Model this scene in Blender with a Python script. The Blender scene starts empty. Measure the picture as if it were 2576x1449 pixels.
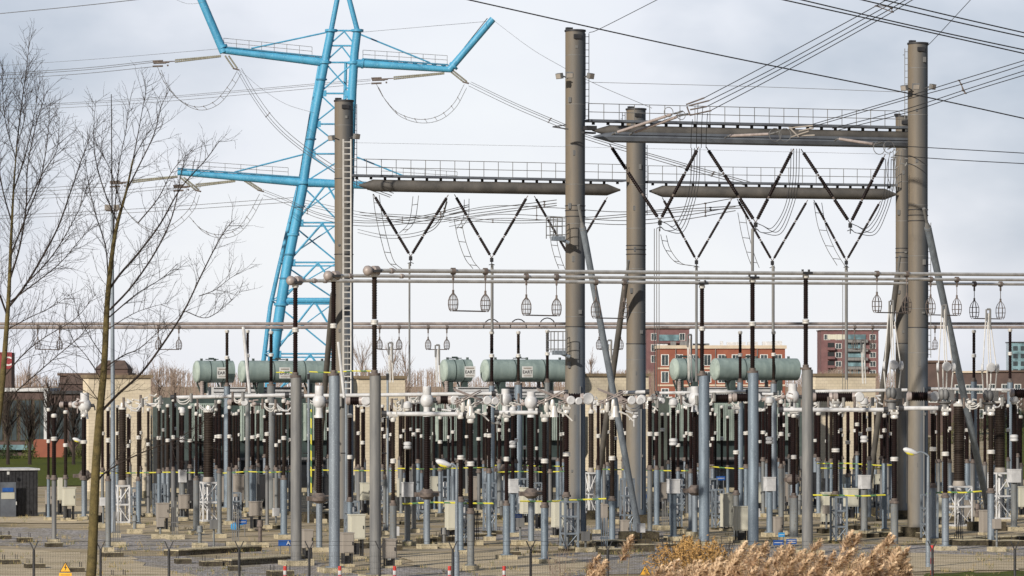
import bpy, math, random
from mathutils import Vector, Matrix, Quaternion
R = random.Random(7)
C = bpy.context.scene.collection
F, H, YH, CX = 8500.0, 7.5, 960.0, 1288.0

def P(x, y, s):
    return Vector(((x - CX) / s, F / s, H - (y - YH) / s))
def S(yb):
    return (yb - YH) / H
def G(x, yb):
    s = S(yb); return Vector(((x - CX) / s, F / s, 0.0))
A20 = math.radians(20)
RD = Vector((math.cos(A20), math.sin(A20), 0))
BD = Vector((-math.sin(A20), math.cos(A20), 0))
UP = Vector((0, 0, 1))

# ------------------------------------------------------------------ materials
def newmat(name):
    m = bpy.data.materials.new(name); m.use_nodes = True
    nt = m.node_tree; nt.nodes.clear()
    out = nt.nodes.new('ShaderNodeOutputMaterial'); b = nt.nodes.new('ShaderNodeBsdfPrincipled')
    nt.links.new(b.outputs[0], out.inputs[0])
    return m, nt, b
def noise(nt, scale, vec, detail=4, rough=.6):
    n = nt.nodes.new('ShaderNodeTexNoise'); n.inputs['Scale'].default_value = scale
    n.inputs['Detail'].default_value = detail; n.inputs['Roughness'].default_value = rough
    nt.links.new(vec, n.inputs['Vector']); return n.outputs['Fac']
def ramp(nt, fac, stops):
    r = nt.nodes.new('ShaderNodeValToRGB'); e = r.color_ramp.elements
    while len(e) < len(stops): e.new(.5)
    for i, (p, c) in enumerate(stops):
        e[i].position = p; e[i].color = (c[0], c[1], c[2], 1)
    nt.links.new(fac, r.inputs[0]); return r.outputs[0]
def math_(nt, op, a, b=None, clamp=False):
    n = nt.nodes.new('ShaderNodeMath'); n.operation = op; n.use_clamp = clamp
    for i, v in enumerate((a, b)):
        if v is None: continue
        if isinstance(v, (int, float)): n.inputs[i].default_value = v
        else: nt.links.new(v, n.inputs[i])
    return n.outputs[0]
def mixc(nt, fac, a, b, mode='MIX'):
    n = nt.nodes.new('ShaderNodeMix'); n.data_type = 'RGBA'; n.blend_type = mode
    for k, v in ((0, fac), (6, a), (7, b)):
        if isinstance(v, (int, float)): n.inputs[k].default_value = v
        elif isinstance(v, (tuple, list)): n.inputs[k].default_value = (v[0], v[1], v[2], 1)
        else: nt.links.new(v, n.inputs[k])
    return n.outputs[2]
def coords(nt, kind='Object', sc=(1, 1, 1)):
    t = nt.nodes.new('ShaderNodeTexCoord'); mp = nt.nodes.new('ShaderNodeMapping')
    mp.inputs['Scale'].default_value = sc
    nt.links.new(t.outputs[kind], mp.inputs[0]); return mp.outputs[0]
def mat(name, c1, c2=None, rough=.6, metal=0, sc=3, streak=False, spots=None, bump=0):
    m, nt, b = newmat(name)
    c2 = c2 or tuple(min(1, v * .72) for v in c1)
    v = coords(nt, 'Object', (1, 1, .12) if streak else (1, 1, 1))
    n1 = noise(nt, sc, v, 5)
    col = ramp(nt, n1, [(.35, c2), (.65, c1)])
    if spots:
        v2 = coords(nt, 'Object'); n2 = noise(nt, sc * 6, v2, 3)
        col = mixc(nt, ramp(nt, n2, [(.56, (0, 0, 0)), (.66, (1, 1, 1))]), col, spots)
    nt.links.new(col, b.inputs['Base Color'])
    b.inputs['Roughness'].default_value = rough; b.inputs['Metallic'].default_value = metal
    if bump:
        bn = nt.nodes.new('ShaderNodeBump'); bn.inputs['Strength'].default_value = bump
        bn.inputs['Distance'].default_value = .03
        nt.links.new(noise(nt, sc * 8, coords(nt), 4), bn.inputs['Height']); nt.links.new(bn.outputs[0], b.inputs['Normal'])
    return m
M = {}
M['galv'] = mat('galvanised_steel', (.27, .31, .355), (.165, .19, .225), .5, .3, 4, True, (.33, .39, .44))
M['galvgrey'] = mat('grey_steel', (.24, .235, .225), (.14, .142, .148), .6, .15, 4, True)
M['alu'] = mat('aluminium_tube', (.74, .72, .69), (.55, .53, .50), .35, .15, 2)
M['brown2'] = mat('dark_brown_porcelain', (.018, .007, .007), (.010, .005, .005), .45, 0, 4)
M['brown3'] = mat('dusty_brown_porcelain', (.026, .016, .012), (.013, .009, .007), .6, 0, 4)
M['galv2'] = mat('blue_zinc_steel', (.23, .285, .345), (.14, .175, .215), .5, .3, 5, True, (.32, .38, .43))
M['galv3'] = mat('dull_dirty_zinc', (.25, .265, .27), (.13, .14, .15), .65, .2, 3, True, (.17, .15, .12))
M['alubrown'] = mat('weathered_aluminium', (.42, .36, .33), (.25, .21, .20), .5, .1, 2)
M['white'] = mat('white_paint', (.66, .66, .67), (.48, .48, .49), .5, 0, 3)
M['rust'] = mat('rusty_fitting', (.20, .16, .14), (.09, .075, .07), .7, .2, 6)
M['dark'] = mat('dark_steel', (.05, .05, .055), (.025, .025, .028), .6, .2, 5)
M['brown'] = mat('brown_porcelain', (.014, .006, .006), (.007, .004, .004), .5, 0, 5)
M['barrel'] = mat('matt_brown_porcelain', (.045, .032, .025), (.028, .02, .017), .5, 0, 3)
M['cream'] = mat('cream_cabinet_paint', (.62, .60, .50), (.50, .48, .40), .55, 0, 1.5, True)
M['taupe'] = mat('taupe_cabinet_paint', (.36, .32, .28), (.28, .25, .22), .6, 0, 1.5, True)
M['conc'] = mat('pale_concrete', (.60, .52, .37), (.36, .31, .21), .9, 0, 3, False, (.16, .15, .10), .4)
M['dconc'] = mat('mossy_shaded_concrete', (.10, .082, .06), (.035, .03, .022), .95, 0, 3, False, (.16, .15, .08), .4)  # dark tone also carries the shade on block and trough fronts
M['blue'] = mat('turquoise_blue_paint', (.075, .36, .58), (.05, .26, .44), .5, 0, 1.2, True, (.14, .42, .60))
M['bluedark'] = mat('weathered_blue_paint', (.045, .22, .36), (.03, .14, .24), .6, 0, 2, True)
M['green'] = mat('pale_green_paint', (.28, .35, .33), (.18, .235, .228), .5, 0, 2.2, True, (.22, .27, .245))
M['greenpale'] = mat('light_green_paint', (.42, .49, .44), (.32, .38, .34), .5, 0, 2)
M['dgreen'] = mat('dark_green_paint', (.060, .085, .080), (.035, .05, .048), .5, 0, 1.5)
M['black'] = mat('black_steel', (.014, .016, .02), (.008, .009, .011), .6, 0, 2)
for k_ in ('brown', 'brown2', 'brown3', 'barrel'): M[k_].node_tree.nodes['Principled BSDF'].inputs['Specular IOR Level'].default_value = .22
M['wall'] = None
M['cop'] = mat('brown_roof_edge', (.28, .21, .13), (.17, .13, .09), .9, 0, 1)
M['ylw'] = mat('yellow_paint', (.75, .68, .06), (.6, .52, .05), .5, 0, 3)
M['grn'] = mat('green_paint', (.05, .26, .12), None, .5, 0, 3)
M['red'] = mat('red_paint', (.62, .05, .04), None, .5, 0, 3)
M['orange'] = mat('orange_yellow_paint', (.90, .48, .03), (.8, .40, .03), .5, 0, 3)
M['sblue'] = mat('blue_sign_paint', (.03, .12, .42), None, .4, 0, 3)
M['lblue'] = mat('bright_blue_paint', (.05, .35, .72), None, .4, 0, 3)
M['bark'] = mat('mossy_bark', (.16, .12, .045), (.07, .055, .022), .95, 0, 5, False, (.17, .145, .05), .8)
M['twig'] = mat('dark_bark', (.045, .032, .026), (.022, .016, .013), .95, 0, 4)
M['twigfar'] = mat('reddish_bark', (.30, .23, .19), (.2, .15, .12), .95, 0, 4)
M['wire'] = mat('dull_conductor', (.17, .165, .16), (.11, .108, .105), .6, .3, 3)
M['wired'] = mat('dark_conductor', (.035, .035, .038), (.02, .02, .022), .6, .2, 3)
M['olive'] = mat('grey_glass_insulator', (.30, .29, .23), (.20, .19, .15), .4, 0, 4)
M['pink'] = mat('pinkish_grey_insulator', (.42, .36, .34), (.30, .25, .23), .4, 0, 4)
M['plume'] = mat('dry_reed_plume', (.80, .60, .41), (.58, .41, .25), .95, 0, 9)
M['leafgold'] = mat('golden_dead_leaf', (.55, .32, .10), (.26, .14, .05), .9, 0, 9)
M['stalk'] = mat('dry_reed_stalk', (.45, .34, .16), None, .9, 0, 5)
M['brick'] = mat('red_brick', (.29, .10, .06), (.22, .075, .05), .9, 0, .7)
M['brickp'] = mat('plum_brick', (.20, .105, .105), (.145, .075, .078), .9, 0, .5)
M['brickd'] = mat('dark_brick', (.12, .08, .07), (.08, .055, .05), .9, 0, .5)
M['rooftile'] = mat('brown_roof_tile', (.15, .10, .08), (.10, .07, .055), .9, 0, .8)
M['stone'] = mat('pale_stone_band', (.62, .52, .40), (.5, .42, .33), .85, 0, .5)
M['wframe'] = mat('white_window_frame', (.75, .75, .73), None, .6, 0, 2)
M['leaf'] = mat('dark_hedge_leaf', (.055, .085, .025), (.025, .04, .012), .9, 0, 6)
M['leaf2'] = mat('olive_hedge_leaf', (.13, .15, .03), (.07, .08, .02), .9, 0, 6)
def glassmat(name, c, r=.08):
    m, nt, b = newmat(name)
    n = noise(nt, .35, coords(nt), 3)
    nt.links.new(ramp(nt, n, [(.4, c), (.6, tuple(v * 2.2 for v in c))]), b.inputs['Base Color'])
    b.inputs['Roughness'].default_value = r; b.inputs['Specular IOR Level'].default_value = .6
    return m
M['glass'] = glassmat('dark_window_glass', (.03, .04, .045), .12)
M['glassb'] = glassmat('blue_grey_glass', (.10, .16, .18), .15)
# block-work wall
def blockwall():
    m, nt, b = newmat('cream_block_wall')
    v = coords(nt, 'Object')
    t = nt.nodes.new('ShaderNodeSeparateXYZ'); nt.links.new(v, t.inputs[0])
    cmb = nt.nodes.new('ShaderNodeCombineXYZ')
    nt.links.new(math_(nt, 'ADD', t.outputs[0], t.outputs[1]), cmb.inputs[0]); nt.links.new(t.outputs[2], cmb.inputs[1])
    br = nt.nodes.new('ShaderNodeTexBrick'); nt.links.new(cmb.outputs[0], br.inputs[0])
    br.inputs['Scale'].default_value = 1; br.inputs['Brick Width'].default_value = .42; br.inputs['Row Height'].default_value = .21
    br.inputs['Mortar Size'].default_value = .012
    br.inputs['Color1'].default_value = (.78, .68, .52, 1); br.inputs['Color2'].default_value = (.72, .62, .48, 1)
    br.inputs['Mortar'].default_value = (.52, .45, .35, 1)
    n = noise(nt, .5, v, 5)
    c = mixc(nt, ramp(nt, n, [(.4, (0, 0, 0)), (.8, (.45, .45, .45))]), br.outputs[0], (.36, .30, .18))
    nt.links.new(c, b.inputs['Base Color']); b.inputs['Roughness'].default_value = .9
    return m
M['wall'] = blockwall()
# tall weathered column: side light painted in, warm on the left, blue-grey on the right
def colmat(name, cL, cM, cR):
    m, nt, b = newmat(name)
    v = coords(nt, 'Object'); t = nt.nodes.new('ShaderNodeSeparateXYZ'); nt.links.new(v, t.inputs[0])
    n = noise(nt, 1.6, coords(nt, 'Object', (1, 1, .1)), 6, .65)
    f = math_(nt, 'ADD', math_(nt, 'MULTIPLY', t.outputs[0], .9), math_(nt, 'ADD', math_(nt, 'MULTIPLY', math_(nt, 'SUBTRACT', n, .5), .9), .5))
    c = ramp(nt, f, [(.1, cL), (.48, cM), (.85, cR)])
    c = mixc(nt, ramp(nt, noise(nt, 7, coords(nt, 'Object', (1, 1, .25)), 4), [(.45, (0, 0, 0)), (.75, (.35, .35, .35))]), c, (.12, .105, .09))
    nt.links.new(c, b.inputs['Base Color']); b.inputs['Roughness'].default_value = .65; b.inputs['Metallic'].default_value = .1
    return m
M['colb'] = colmat('weathered_side_lit_steel', (.20, .16, .115), (.13, .118, .105), (.075, .088, .105))
M['colg'] = colmat('zinc_side_lit_steel', (.215, .185, .145), (.135, .135, .135), (.11, .145, .195))
M['beamb'] = mat('patinated_beam_steel', (.15, .138, .125), (.088, .083, .078), .6, .1, 1.2)
M['beamg'] = mat('slate_beam_steel', (.17, .19, .22), (.11, .12, .145), .6, .2, 1.2)

# ------------------------------------------------------------------ mesh builder
class MB:
    def __init__(s): s.v = []; s.f = []
    def ring(s, c, u, w, r, n):
        b = len(s.v)
        for i in range(n):
            a = 2 * math.pi * i / n
            s.v.append(c + u * (r * math.cos(a)) + w * (r * math.sin(a)))
        return b
    def lathe(s, p, q, prof, n=12, caps=True):
        p = Vector(p); q = Vector(q); d = (q - p); L = d.length
        if L < 1e-6: return s
        d /= L
        a = Vector((0, 0, 1)) if abs(d.z) < .9 else Vector((1, 0, 0))
        u = d.cross(a).normalized(); w = d.cross(u)
        prev = None; first = None
        for (t, r) in prof:
            b = s.ring(p + d * (t * L), u, w, r, n)
            if prev is not None:
                for i in range(n):
                    j = (i + 1) % n; s.f.append((prev + i, prev + j, b + j, b + i))
            else: first = b
            prev = b
        if caps:
            s.f.append(tuple(first + i for i in range(n))); s.f.append(tuple(prev + n - 1 - i for i in range(n)))
        return s
    def tube(s, p, q, r, r2=None, n=8):
        return s.lathe(p, q, [(0, r), (1, r if r2 is None else r2)], n)
    def poly(s, pts, r, n=5, r2=None, pw=1):
        pts = [Vector(p) for p in pts]; k = len(pts)
        u = None; prev = None
        for i, p in enumerate(pts):
            d = (pts[min(i + 1, k - 1)] - pts[max(i - 1, 0)])
            if d.length < 1e-9: continue
            d.normalize()
            if u is None:
                a = Vector((0, 0, 1)) if abs(d.z) < .9 else Vector((1, 0, 0)); u = d.cross(a).normalized()
            else:
                u = (u - d * u.dot(d)); u = u.normalized() if u.length > 1e-6 else d.orthogonal().normalized()
            w = d.cross(u)
            rr = r if r2 is None else r2 + (r - r2) * (1 - i / (k - 1)) ** pw
            b = s.ring(p, u, w, rr, n)
            if prev is not None:
                for a_ in range(n):
                    j = (a_ + 1) % n; s.f.append((prev + a_, prev + j, b + j, b + a_))
            else: s.f.append(tuple(b + a_ for a_ in range(n)))
            prev = b
        s.f.append(tuple(prev + n - 1 - a_ for a_ in range(n)))
        return s
    def box(s, c, size, ax=None, ay=None, az=None):
        ax = ax or RD; ay = ay or BD; az = az or UP; c = Vector(c)
        b = len(s.v); x, y, z = size
        for k in (-.5, .5):
            for j in (-.5, .5):
                for i in (-.5, .5): s.v.append(c + ax * (i * x) + ay * (j * y) + az * (k * z))
        for q in ((0, 2, 3, 1), (4, 5, 7, 6), (0, 1, 5, 4), (2, 6, 7, 3), (0, 4, 6, 2), (1, 3, 7, 5)): s.f.append(tuple(b + i for i in q))
        return s
    def beam(s, p, q, w, h):
        p = Vector(p); q = Vector(q); d = q - p; L = d.length; d.normalize()
        side = d.cross(UP); side = side.normalized() if side.length > 1e-3 else Vector((1, 0, 0))
        return s.box((p + q) / 2, (L, w, h), d, side, side.cross(d) * -1 if False else d.cross(side) * -1)
    def quad(s, a, b, c, d):
        k = len(s.v); s.v += [Vector(a), Vector(b), Vector(c), Vector(d)]; s.f.append((k, k + 1, k + 2, k + 3)); return s
    def ins(s, p, q, r, n=12, pitch=.09):
        p = Vector(p); q = Vector(q); L = (q - p).length; k = max(3, min(48, int(L / pitch))); prof = [(0, r * .8)]
        for i in range(k):
            t = (i + .1) / k; e = 1 / k
            prof += [(t, r * .84), (t + e * .3, r * 1.02), (t + e * .6, r * 1.02), (t + e * .75, r * .84)]
        prof.append((1, r * .8))
        return s.lathe(p, q, prof, n)
    def build(s, name, m, parent=None, origin=None, smooth=True, mats=None):
        o0 = Vector(origin) if origin is not None else (root_of(parent).location.copy() if parent else Vector((0, 0, 0)))
        me = bpy.data.meshes.new(name)
        me.from_pydata([tuple(v - o0) for v in s.v], [], s.f); me.validate()
        me.materials.append(M[m] if isinstance(m, str) else m)
        if smooth:
            me.polygons.foreach_set('use_smooth', [True] * len(me.polygons))
            try: me.set_sharp_from_angle(angle=math.radians(38))
            except Exception: pass
        me.update()
        o = bpy.data.objects.new(name, me); C.objects.link(o)
        if parent: o.parent = parent
        else: o.location = o0
        return o
def root_of(o):
    while o.parent: o = o.parent
    return o
used = {}
def tag(o, label, cat, group=None, kind=None):
    o['label'] = label; o['category'] = cat
    if group: o['group'] = group
    if kind: o['kind'] = kind
    n = len(label.split())
    if n > 16 or n < 4: print('LABEL LENGTH', n, label)
    if label in used: print('DUP LABEL', label)
    used[label] = 1
    return o
def thing(name, loc, label, cat, group=None):
    o = bpy.data.objects.new(name, None); C.objects.link(o); o.location = Vector(loc); o.empty_display_size = .2
    return tag(o, label, cat, group)
def struct(name, mb, m, kind='structure'):
    o = mb.build(name, m, None, smooth=False); o['kind'] = kind; return o
def sagp(p, q, sag, n=16):
    p = Vector(p); q = Vector(q)
    return [p.lerp(q, i / n) - UP * (sag * 4 * (i / n) * (1 - i / n)) for i in range(n + 1)]
def curve(pts, n=8):
    """Catmull-Rom through points"""
    pts = [Vector(p) for p in pts]; P_ = [pts[0] * 2 - pts[1]] + pts + [pts[-1] * 2 - pts[-2]]; out = []
    for i in range(1, len(P_) - 2):
        a, b, c, d = P_[i - 1:i + 3]
        for k in range(n):
            t = k / n
            out.append(.5 * ((2 * b) + (c - a) * t + (2 * a - 5 * b + 4 * c - d) * t * t + (3 * b - a - 3 * c + d) * t ** 3))
    out.append(pts[-1]); return out
def text(body, size, loc, right, up, m, parent, name='lettering'):
    cu = bpy.data.curves.new('t', 'FONT'); cu.body = body; cu.size = size; cu.align_x = 'CENTER'; cu.align_y = 'CENTER'; cu.extrude = .004; cu.offset = size * .012
    to = bpy.data.objects.new('t', cu); C.objects.link(to)
    dg = bpy.context.evaluated_depsgraph_get(); me = bpy.data.meshes.new_from_object(to.evaluated_get(dg))
    bpy.data.objects.remove(to)
    fw = right.cross(up)
    mt = Matrix((right, up, fw)).transposed()
    o0 = root_of(parent).location
    for v in me.vertices: v.co = mt @ v.co + Vector(loc) - o0
    me.materials.clear(); me.materials.append(M[m])
    o = bpy.data.objects.new(name, me); C.objects.link(o); o.parent = parent
    return o

# ------------------------------------------------------------------ world, sun, camera
w = bpy.data.worlds.new('World'); bpy.context.scene.world = w; w.use_nodes = True
nt = w.node_tree; nt.nodes.clear()
out = nt.nodes.new('ShaderNodeOutputWorld'); bg = nt.nodes.new('ShaderNodeBackground'); nt.links.new(bg.outputs[0], out.inputs[0])
SUN = Vector((-.50, -.76, .40)).normalized()
sky = nt.nodes.new('ShaderNodeTexSky'); sky.sky_type = 'NISHITA'; sky.sun_disc = False
sky.sun_elevation = math.asin(SUN.z); sky.sun_rotation = math.atan2(SUN.x, SUN.y)
tc = nt.nodes.new('ShaderNodeTexCoord'); sp = nt.nodes.new('ShaderNodeSeparateXYZ'); nt.links.new(tc.outputs['Generated'], sp.inputs[0])
mp = nt.nodes.new('ShaderNodeMapping'); mp.inputs['Scale'].default_value = (1, 1, 1.9); nt.links.new(tc.outputs['Generated'], mp.inputs[0])
n1 = noise(nt, 9, mp.outputs[0], 5, .5); n2 = noise(nt, 30, mp.outputs[0], 4, .5)
ax = math_(nt, 'ABSOLUTE', math_(nt, 'ADD', sp.outputs[0], .005))
f = math_(nt, 'ADD', math_(nt, 'MULTIPLY', math_(nt, 'POWER', ax, 1.5), 11.0), math_(nt, 'MULTIPLY', sp.outputs[2], 2.6))
f = math_(nt, 'ADD', f, math_(nt, 'MULTIPLY', math_(nt, 'SUBTRACT', n1, .5), 1.5))
f = math_(nt, 'ADD', f, math_(nt, 'MULTIPLY', math_(nt, 'SUBTRACT', n2, .5), .35))
f = math_(nt, 'ADD', f, math_(nt, 'MAXIMUM', math_(nt, 'MULTIPLY', sp.outputs[1], -2.6), 0.0))  # unseen sky behind the camera darkened to cut the frontal fill
f = math_(nt, 'MULTIPLY', math_(nt, 'SUBTRACT', f, .14), .42)
cl = ramp(nt, f, [(0.0, (9.5, 9.7, 10.2)), (.17, (8.8, 9.0, 9.8)), (.42, (4.5, 5.15, 6.3)), (1.0, (1.9, 2.3, 3.0))])
mx = mixc(nt, .12, cl, sky.outputs[0])
nt.links.new(mx, bg.inputs[0]); bg.inputs[1].default_value = .1
sl = bpy.data.lights.new('sun', 'SUN'); sl.energy = 4.6; sl.angle = math.radians(1.5); sl.color = (1, .93, .82)
so = bpy.data.objects.new('sun', sl); C.objects.link(so); so.rotation_euler = SUN.to_track_quat('Z', 'Y').to_euler()
cd = bpy.data.cameras.new('camera'); cam = bpy.data.objects.new('camera', cd); C.objects.link(cam)
cam.location = (0, 0, H); cam.rotation_euler = (math.radians(90), 0, 0)
cd.lens = 36 * F / 2576; cd.shift_y = (YH - 724.5) / 2576; cd.clip_start = 1; cd.clip_end = 9000
cd.dof.use_dof = True; cd.dof.focus_distance = 155; cd.dof.aperture_fstop = 4.5
sc = bpy.context.scene; sc.camera = cam
sc.view_settings.view_transform = 'Standard'; sc.view_settings.look = 'None'; sc.view_settings.exposure = 0.0

# ------------------------------------------------------------------ ground
def groundmat():
    m, nt, b = newmat('yard_ground')
    v = coords(nt, 'Object'); vs = coords(nt, 'Object', (.35, 1.0, 1))
    fine = nt.nodes.new('ShaderNodeTexVoronoi'); fine.inputs['Scale'].default_value = 13; nt.links.new(v, fine.inputs['Vector'])
    g = ramp(nt, noise(nt, .28, vs, 6, .6), [(.36, (.32, .25, .15)), (.52, (.58, .47, .32)), (.66, (.38, .33, .27))])
    g = mixc(nt, ramp(nt, noise(nt, .9, vs, 5), [(.52, (0, 0, 0)), (.68, (.8, .8, .8))]), g, (.13, .125, .05))
    g = mixc(nt, .55, g, ramp(nt, fine.outputs['Color'], [(0, (.30, .30, .30)), (1, (1, 1, 1))]), 'MULTIPLY')
    g = mixc(nt, ramp(nt, noise(nt, 5, vs, 3), [(.62, (0, 0, 0)), (.72, (.6, .6, .6))]), g, (.05, .045, .035))
    nt.links.new(g, b.inputs['Base Color']); b.inputs['Roughness'].default_value = .95
    return m
def gravelmat():
    m, nt, b = newmat('crushed_gravel')
    v = coords(nt, 'Object')
    vo = nt.nodes.new('ShaderNodeTexVoronoi'); vo.inputs['Scale'].default_value = 11; nt.links.new(v, vo.inputs['Vector'])
    g = ramp(nt, vo.outputs['Color'], [(0, (.08, .075, .07)), (.5, (.33, .305, .30)), (1, (.68, .63, .60))])
    g = mixc(nt, ramp(nt, noise(nt, .8, v, 5), [(.42, (0, 0, 0)), (.7, (.85, .85, .85))]), g, (.27, .225, .14))
    nt.links.new(g, b.inputs['Base Color']); b.inputs['Roughness'].default_value = .95
    return m
def pathmat():
    m, nt, b = newmat('sandy_path')
    v = coords(nt, 'Object'); vs = coords(nt, 'Object', (.3, 1.2, 1))
    g = ramp(nt, noise(nt, 1.2, vs, 6), [(.35, (.42, .34, .22)), (.6, (.64, .53, .38))])
    g = mixc(nt, ramp(nt, noise(nt, 3.2, vs, 4), [(.55, (0, 0, 0)), (.7, (.7, .7, .7))]), g, (.16, .15, .06))
    nt.links.new(g, b.inputs['Base Color']); b.inputs['Roughness'].default_value = .95
    return m
def grassmat():
    m, nt, b = newmat('lawn_grass')
    v = coords(nt, 'Object')
    g = ramp(nt, noise(nt, 2.0, v, 8, .7), [(.35, (.05, .06, .01)), (.65, (.125, .14, .025))])
    nt.links.new(g, b.inputs['Base Color']); b.inputs['Roughness'].default_value = .95
    return m
M['darkgravel'] = mat('dark_rear_gravel', (.16, .15, .135), (.085, .08, .07), .95, 0, 1.5, False, (.10, .10, .05))
M['ground'] = groundmat(); M['gravel'] = gravelmat(); M['path'] = pathmat(); M['grass'] = grassmat()
for k_ in ('ground', 'gravel', 'path', 'grass', 'darkgravel', 'conc', 'dconc', 'wall'): M[k_].node_tree.nodes['Principled BSDF'].inputs['Specular IOR Level'].default_value = .08
def gz(y):   # an embankment rises towards the road the camera stands on
    if y > 84: return 0.0
    t = (84 - y) / 84.0
    return 5.2 * t * t * (3 - 2 * t) if y > 0 else 5.2
mb = MB(); xs = [-2500, -600, -150, -80, -40, -20, 0, 20, 40, 80, 150, 600, 2500]
ys = [-60, -20, 0] + list(range(6, 90, 6)) + [100, 120, 160, 220, 320, 500, 900, 2000, 5000]
for y in ys:
    for x in xs: mb.v.append(Vector((x, y, gz(y))))
nx = len(xs)
for j in range(len(ys) - 1):
    for i in range(nx - 1):
        a = j * nx + i; mb.f.append((a, a + 1, a + nx + 1, a + nx))
struct('ground', mb, 'ground')
SZ = [.004]
def sheet(name, corners, z, m):
    z = SZ[0]; SZ[0] += .004
    mb = MB(); cs = []
    for i, (x, y) in enumerate(corners):
        x2, y2 = corners[(i + 1) % len(corners)]; n_ = 14
        for j in range(n_):
            g = G(x + (x2 - x) * j / n_, y + (y2 - y) * j / n_); cs.append(g + Vector((R.uniform(-.4, .4), R.uniform(-.55, .55), 0)) * (1 if j else 0))
    k = len(cs)
    for g in cs: g.z = z; mb.v.append(g)
    mb.f.append(tuple(range(k - 1, -1, -1)) if False else tuple(range(k)))
    o = mb.build(name, m, None, smooth=False); o['kind'] = 'structure'
    if o.data.polygons[0].normal.z < 0:
        o.data.flip_normals()
    return o
sheet('gravel_bed', [(-60, 1322), (240, 1335), (620, 1372), (700, 1395), (-60, 1372)], .004, 'gravel')
sheet('gravel_bed', [(250, 1395), (760, 1408), (960, 1470), (430, 1500), (300, 1436)], .004, 'gravel')
sheet('gravel_bed', [(1120, 1330), (1420, 1320), (1700, 1338), (1560, 1380), (1150, 1352)], .004, 'gravel')
sheet('gravel_bed', [(1390, 1395), (1760, 1372), (2700, 1370), (2700, 1400), (2300, 1412), (1420, 1450)], .004, 'gravel')
sheet('gravel_bed', [(960, 1428), (1290, 1424), (1330, 1470), (950, 1490)], .004, 'gravel')
sheet('path', [(-80, 1376), (300, 1398), (440, 1442), (1000, 1500), (-80, 1560)], .004, 'path')
sheet('path', [(1000, 1395), (1340, 1385), (1500, 1420), (1370, 1470), (1040, 1424)], .008, 'path')
sheet('path', [(2260, 1390), (2700, 1404), (2700, 1432), (2300, 1440), (2200, 1420)], .008, 'path')
sheet('path', [(-60, 1282), (330, 1272), (430, 1290), (240, 1318), (-60, 1316)], .004, 'path')
sheet('gravel_bed', [(215, 1235), (900, 1225), (1700, 1220), (2420, 1215), (2430, 1262), (2300, 1296), (1500, 1300), (760, 1290), (330, 1272)], .004, 'darkgravel')
sheet('lawn', [(-400, 1140), (235, 1140), (235, 1222), (-400, 1232)], .006, 'grass')
sheet('lawn', [(2500, 1070), (2900, 1070), (2900, 1215), (2500, 1205)], .006, 'grass')
sheet('lawn', [(2330, 1445), (2700, 1438), (2700, 1600), (2330, 1600)], .012, 'grass')

# ------------------------------------------------------------------ zones for labels
ZN = [(0, 'left of the mossy tree trunk'), (240, 'right behind the mossy tree trunk'), (400, 'left of the barrel on white stand'), (525, 'right of the barrel on white stand'),
      (640, 'left of the ladder column'), (745, 'under the ladder column'), (945, 'right of the ladder column'), (1080, 'left of the central street lamp'),
      (1184, 'left of the front central column'), (1300, 'beside the front central column'), (1450, 'by the sloping silver strut'),
      (1600, 'right of the rear central column'), (1771, 'left of the reed bushes'), (1900, 'above the reed plumes'), (2035, 'left of the rightmost columns'),
      (2175, 'just left of the rightmost big column'), (2308, 'right of the rightmost big column'), (2450, 'at the right edge of the photo')]
ORD = ['first', 'second', 'third', 'fourth', 'fifth', 'sixth', 'seventh', 'eighth', 'ninth', 'tenth', 'eleventh', 'twelfth', 'thirteenth', 'fourteenth', 'fifteenth', 'sixteenth', 'seventeenth', 'eighteenth', 'nineteenth', 'twentieth'] + ['twenty-' + w_ for w_ in ('first', 'second', 'third', 'fourth', 'fifth', 'sixth', 'seventh', 'eighth', 'ninth')]
def autolabel(items):
    """items: list of dicts with x, desc. Adds label counting left to right inside each zone."""
    cnt = {}
    for it in sorted(items, key=lambda d: d['x']):
        z = [t for (x0, t) in ZN if it['x'] >= x0][-1]
        cnt.setdefault((z, it['desc']), []).append(it)
    for (z, d), L in cnt.items():
        for i, it in enumerate(L):
            it['label'] = (d + ' ' + z) if len(L) == 1 else (ORD[i] + ' ' + d + ' ' + z)

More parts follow.
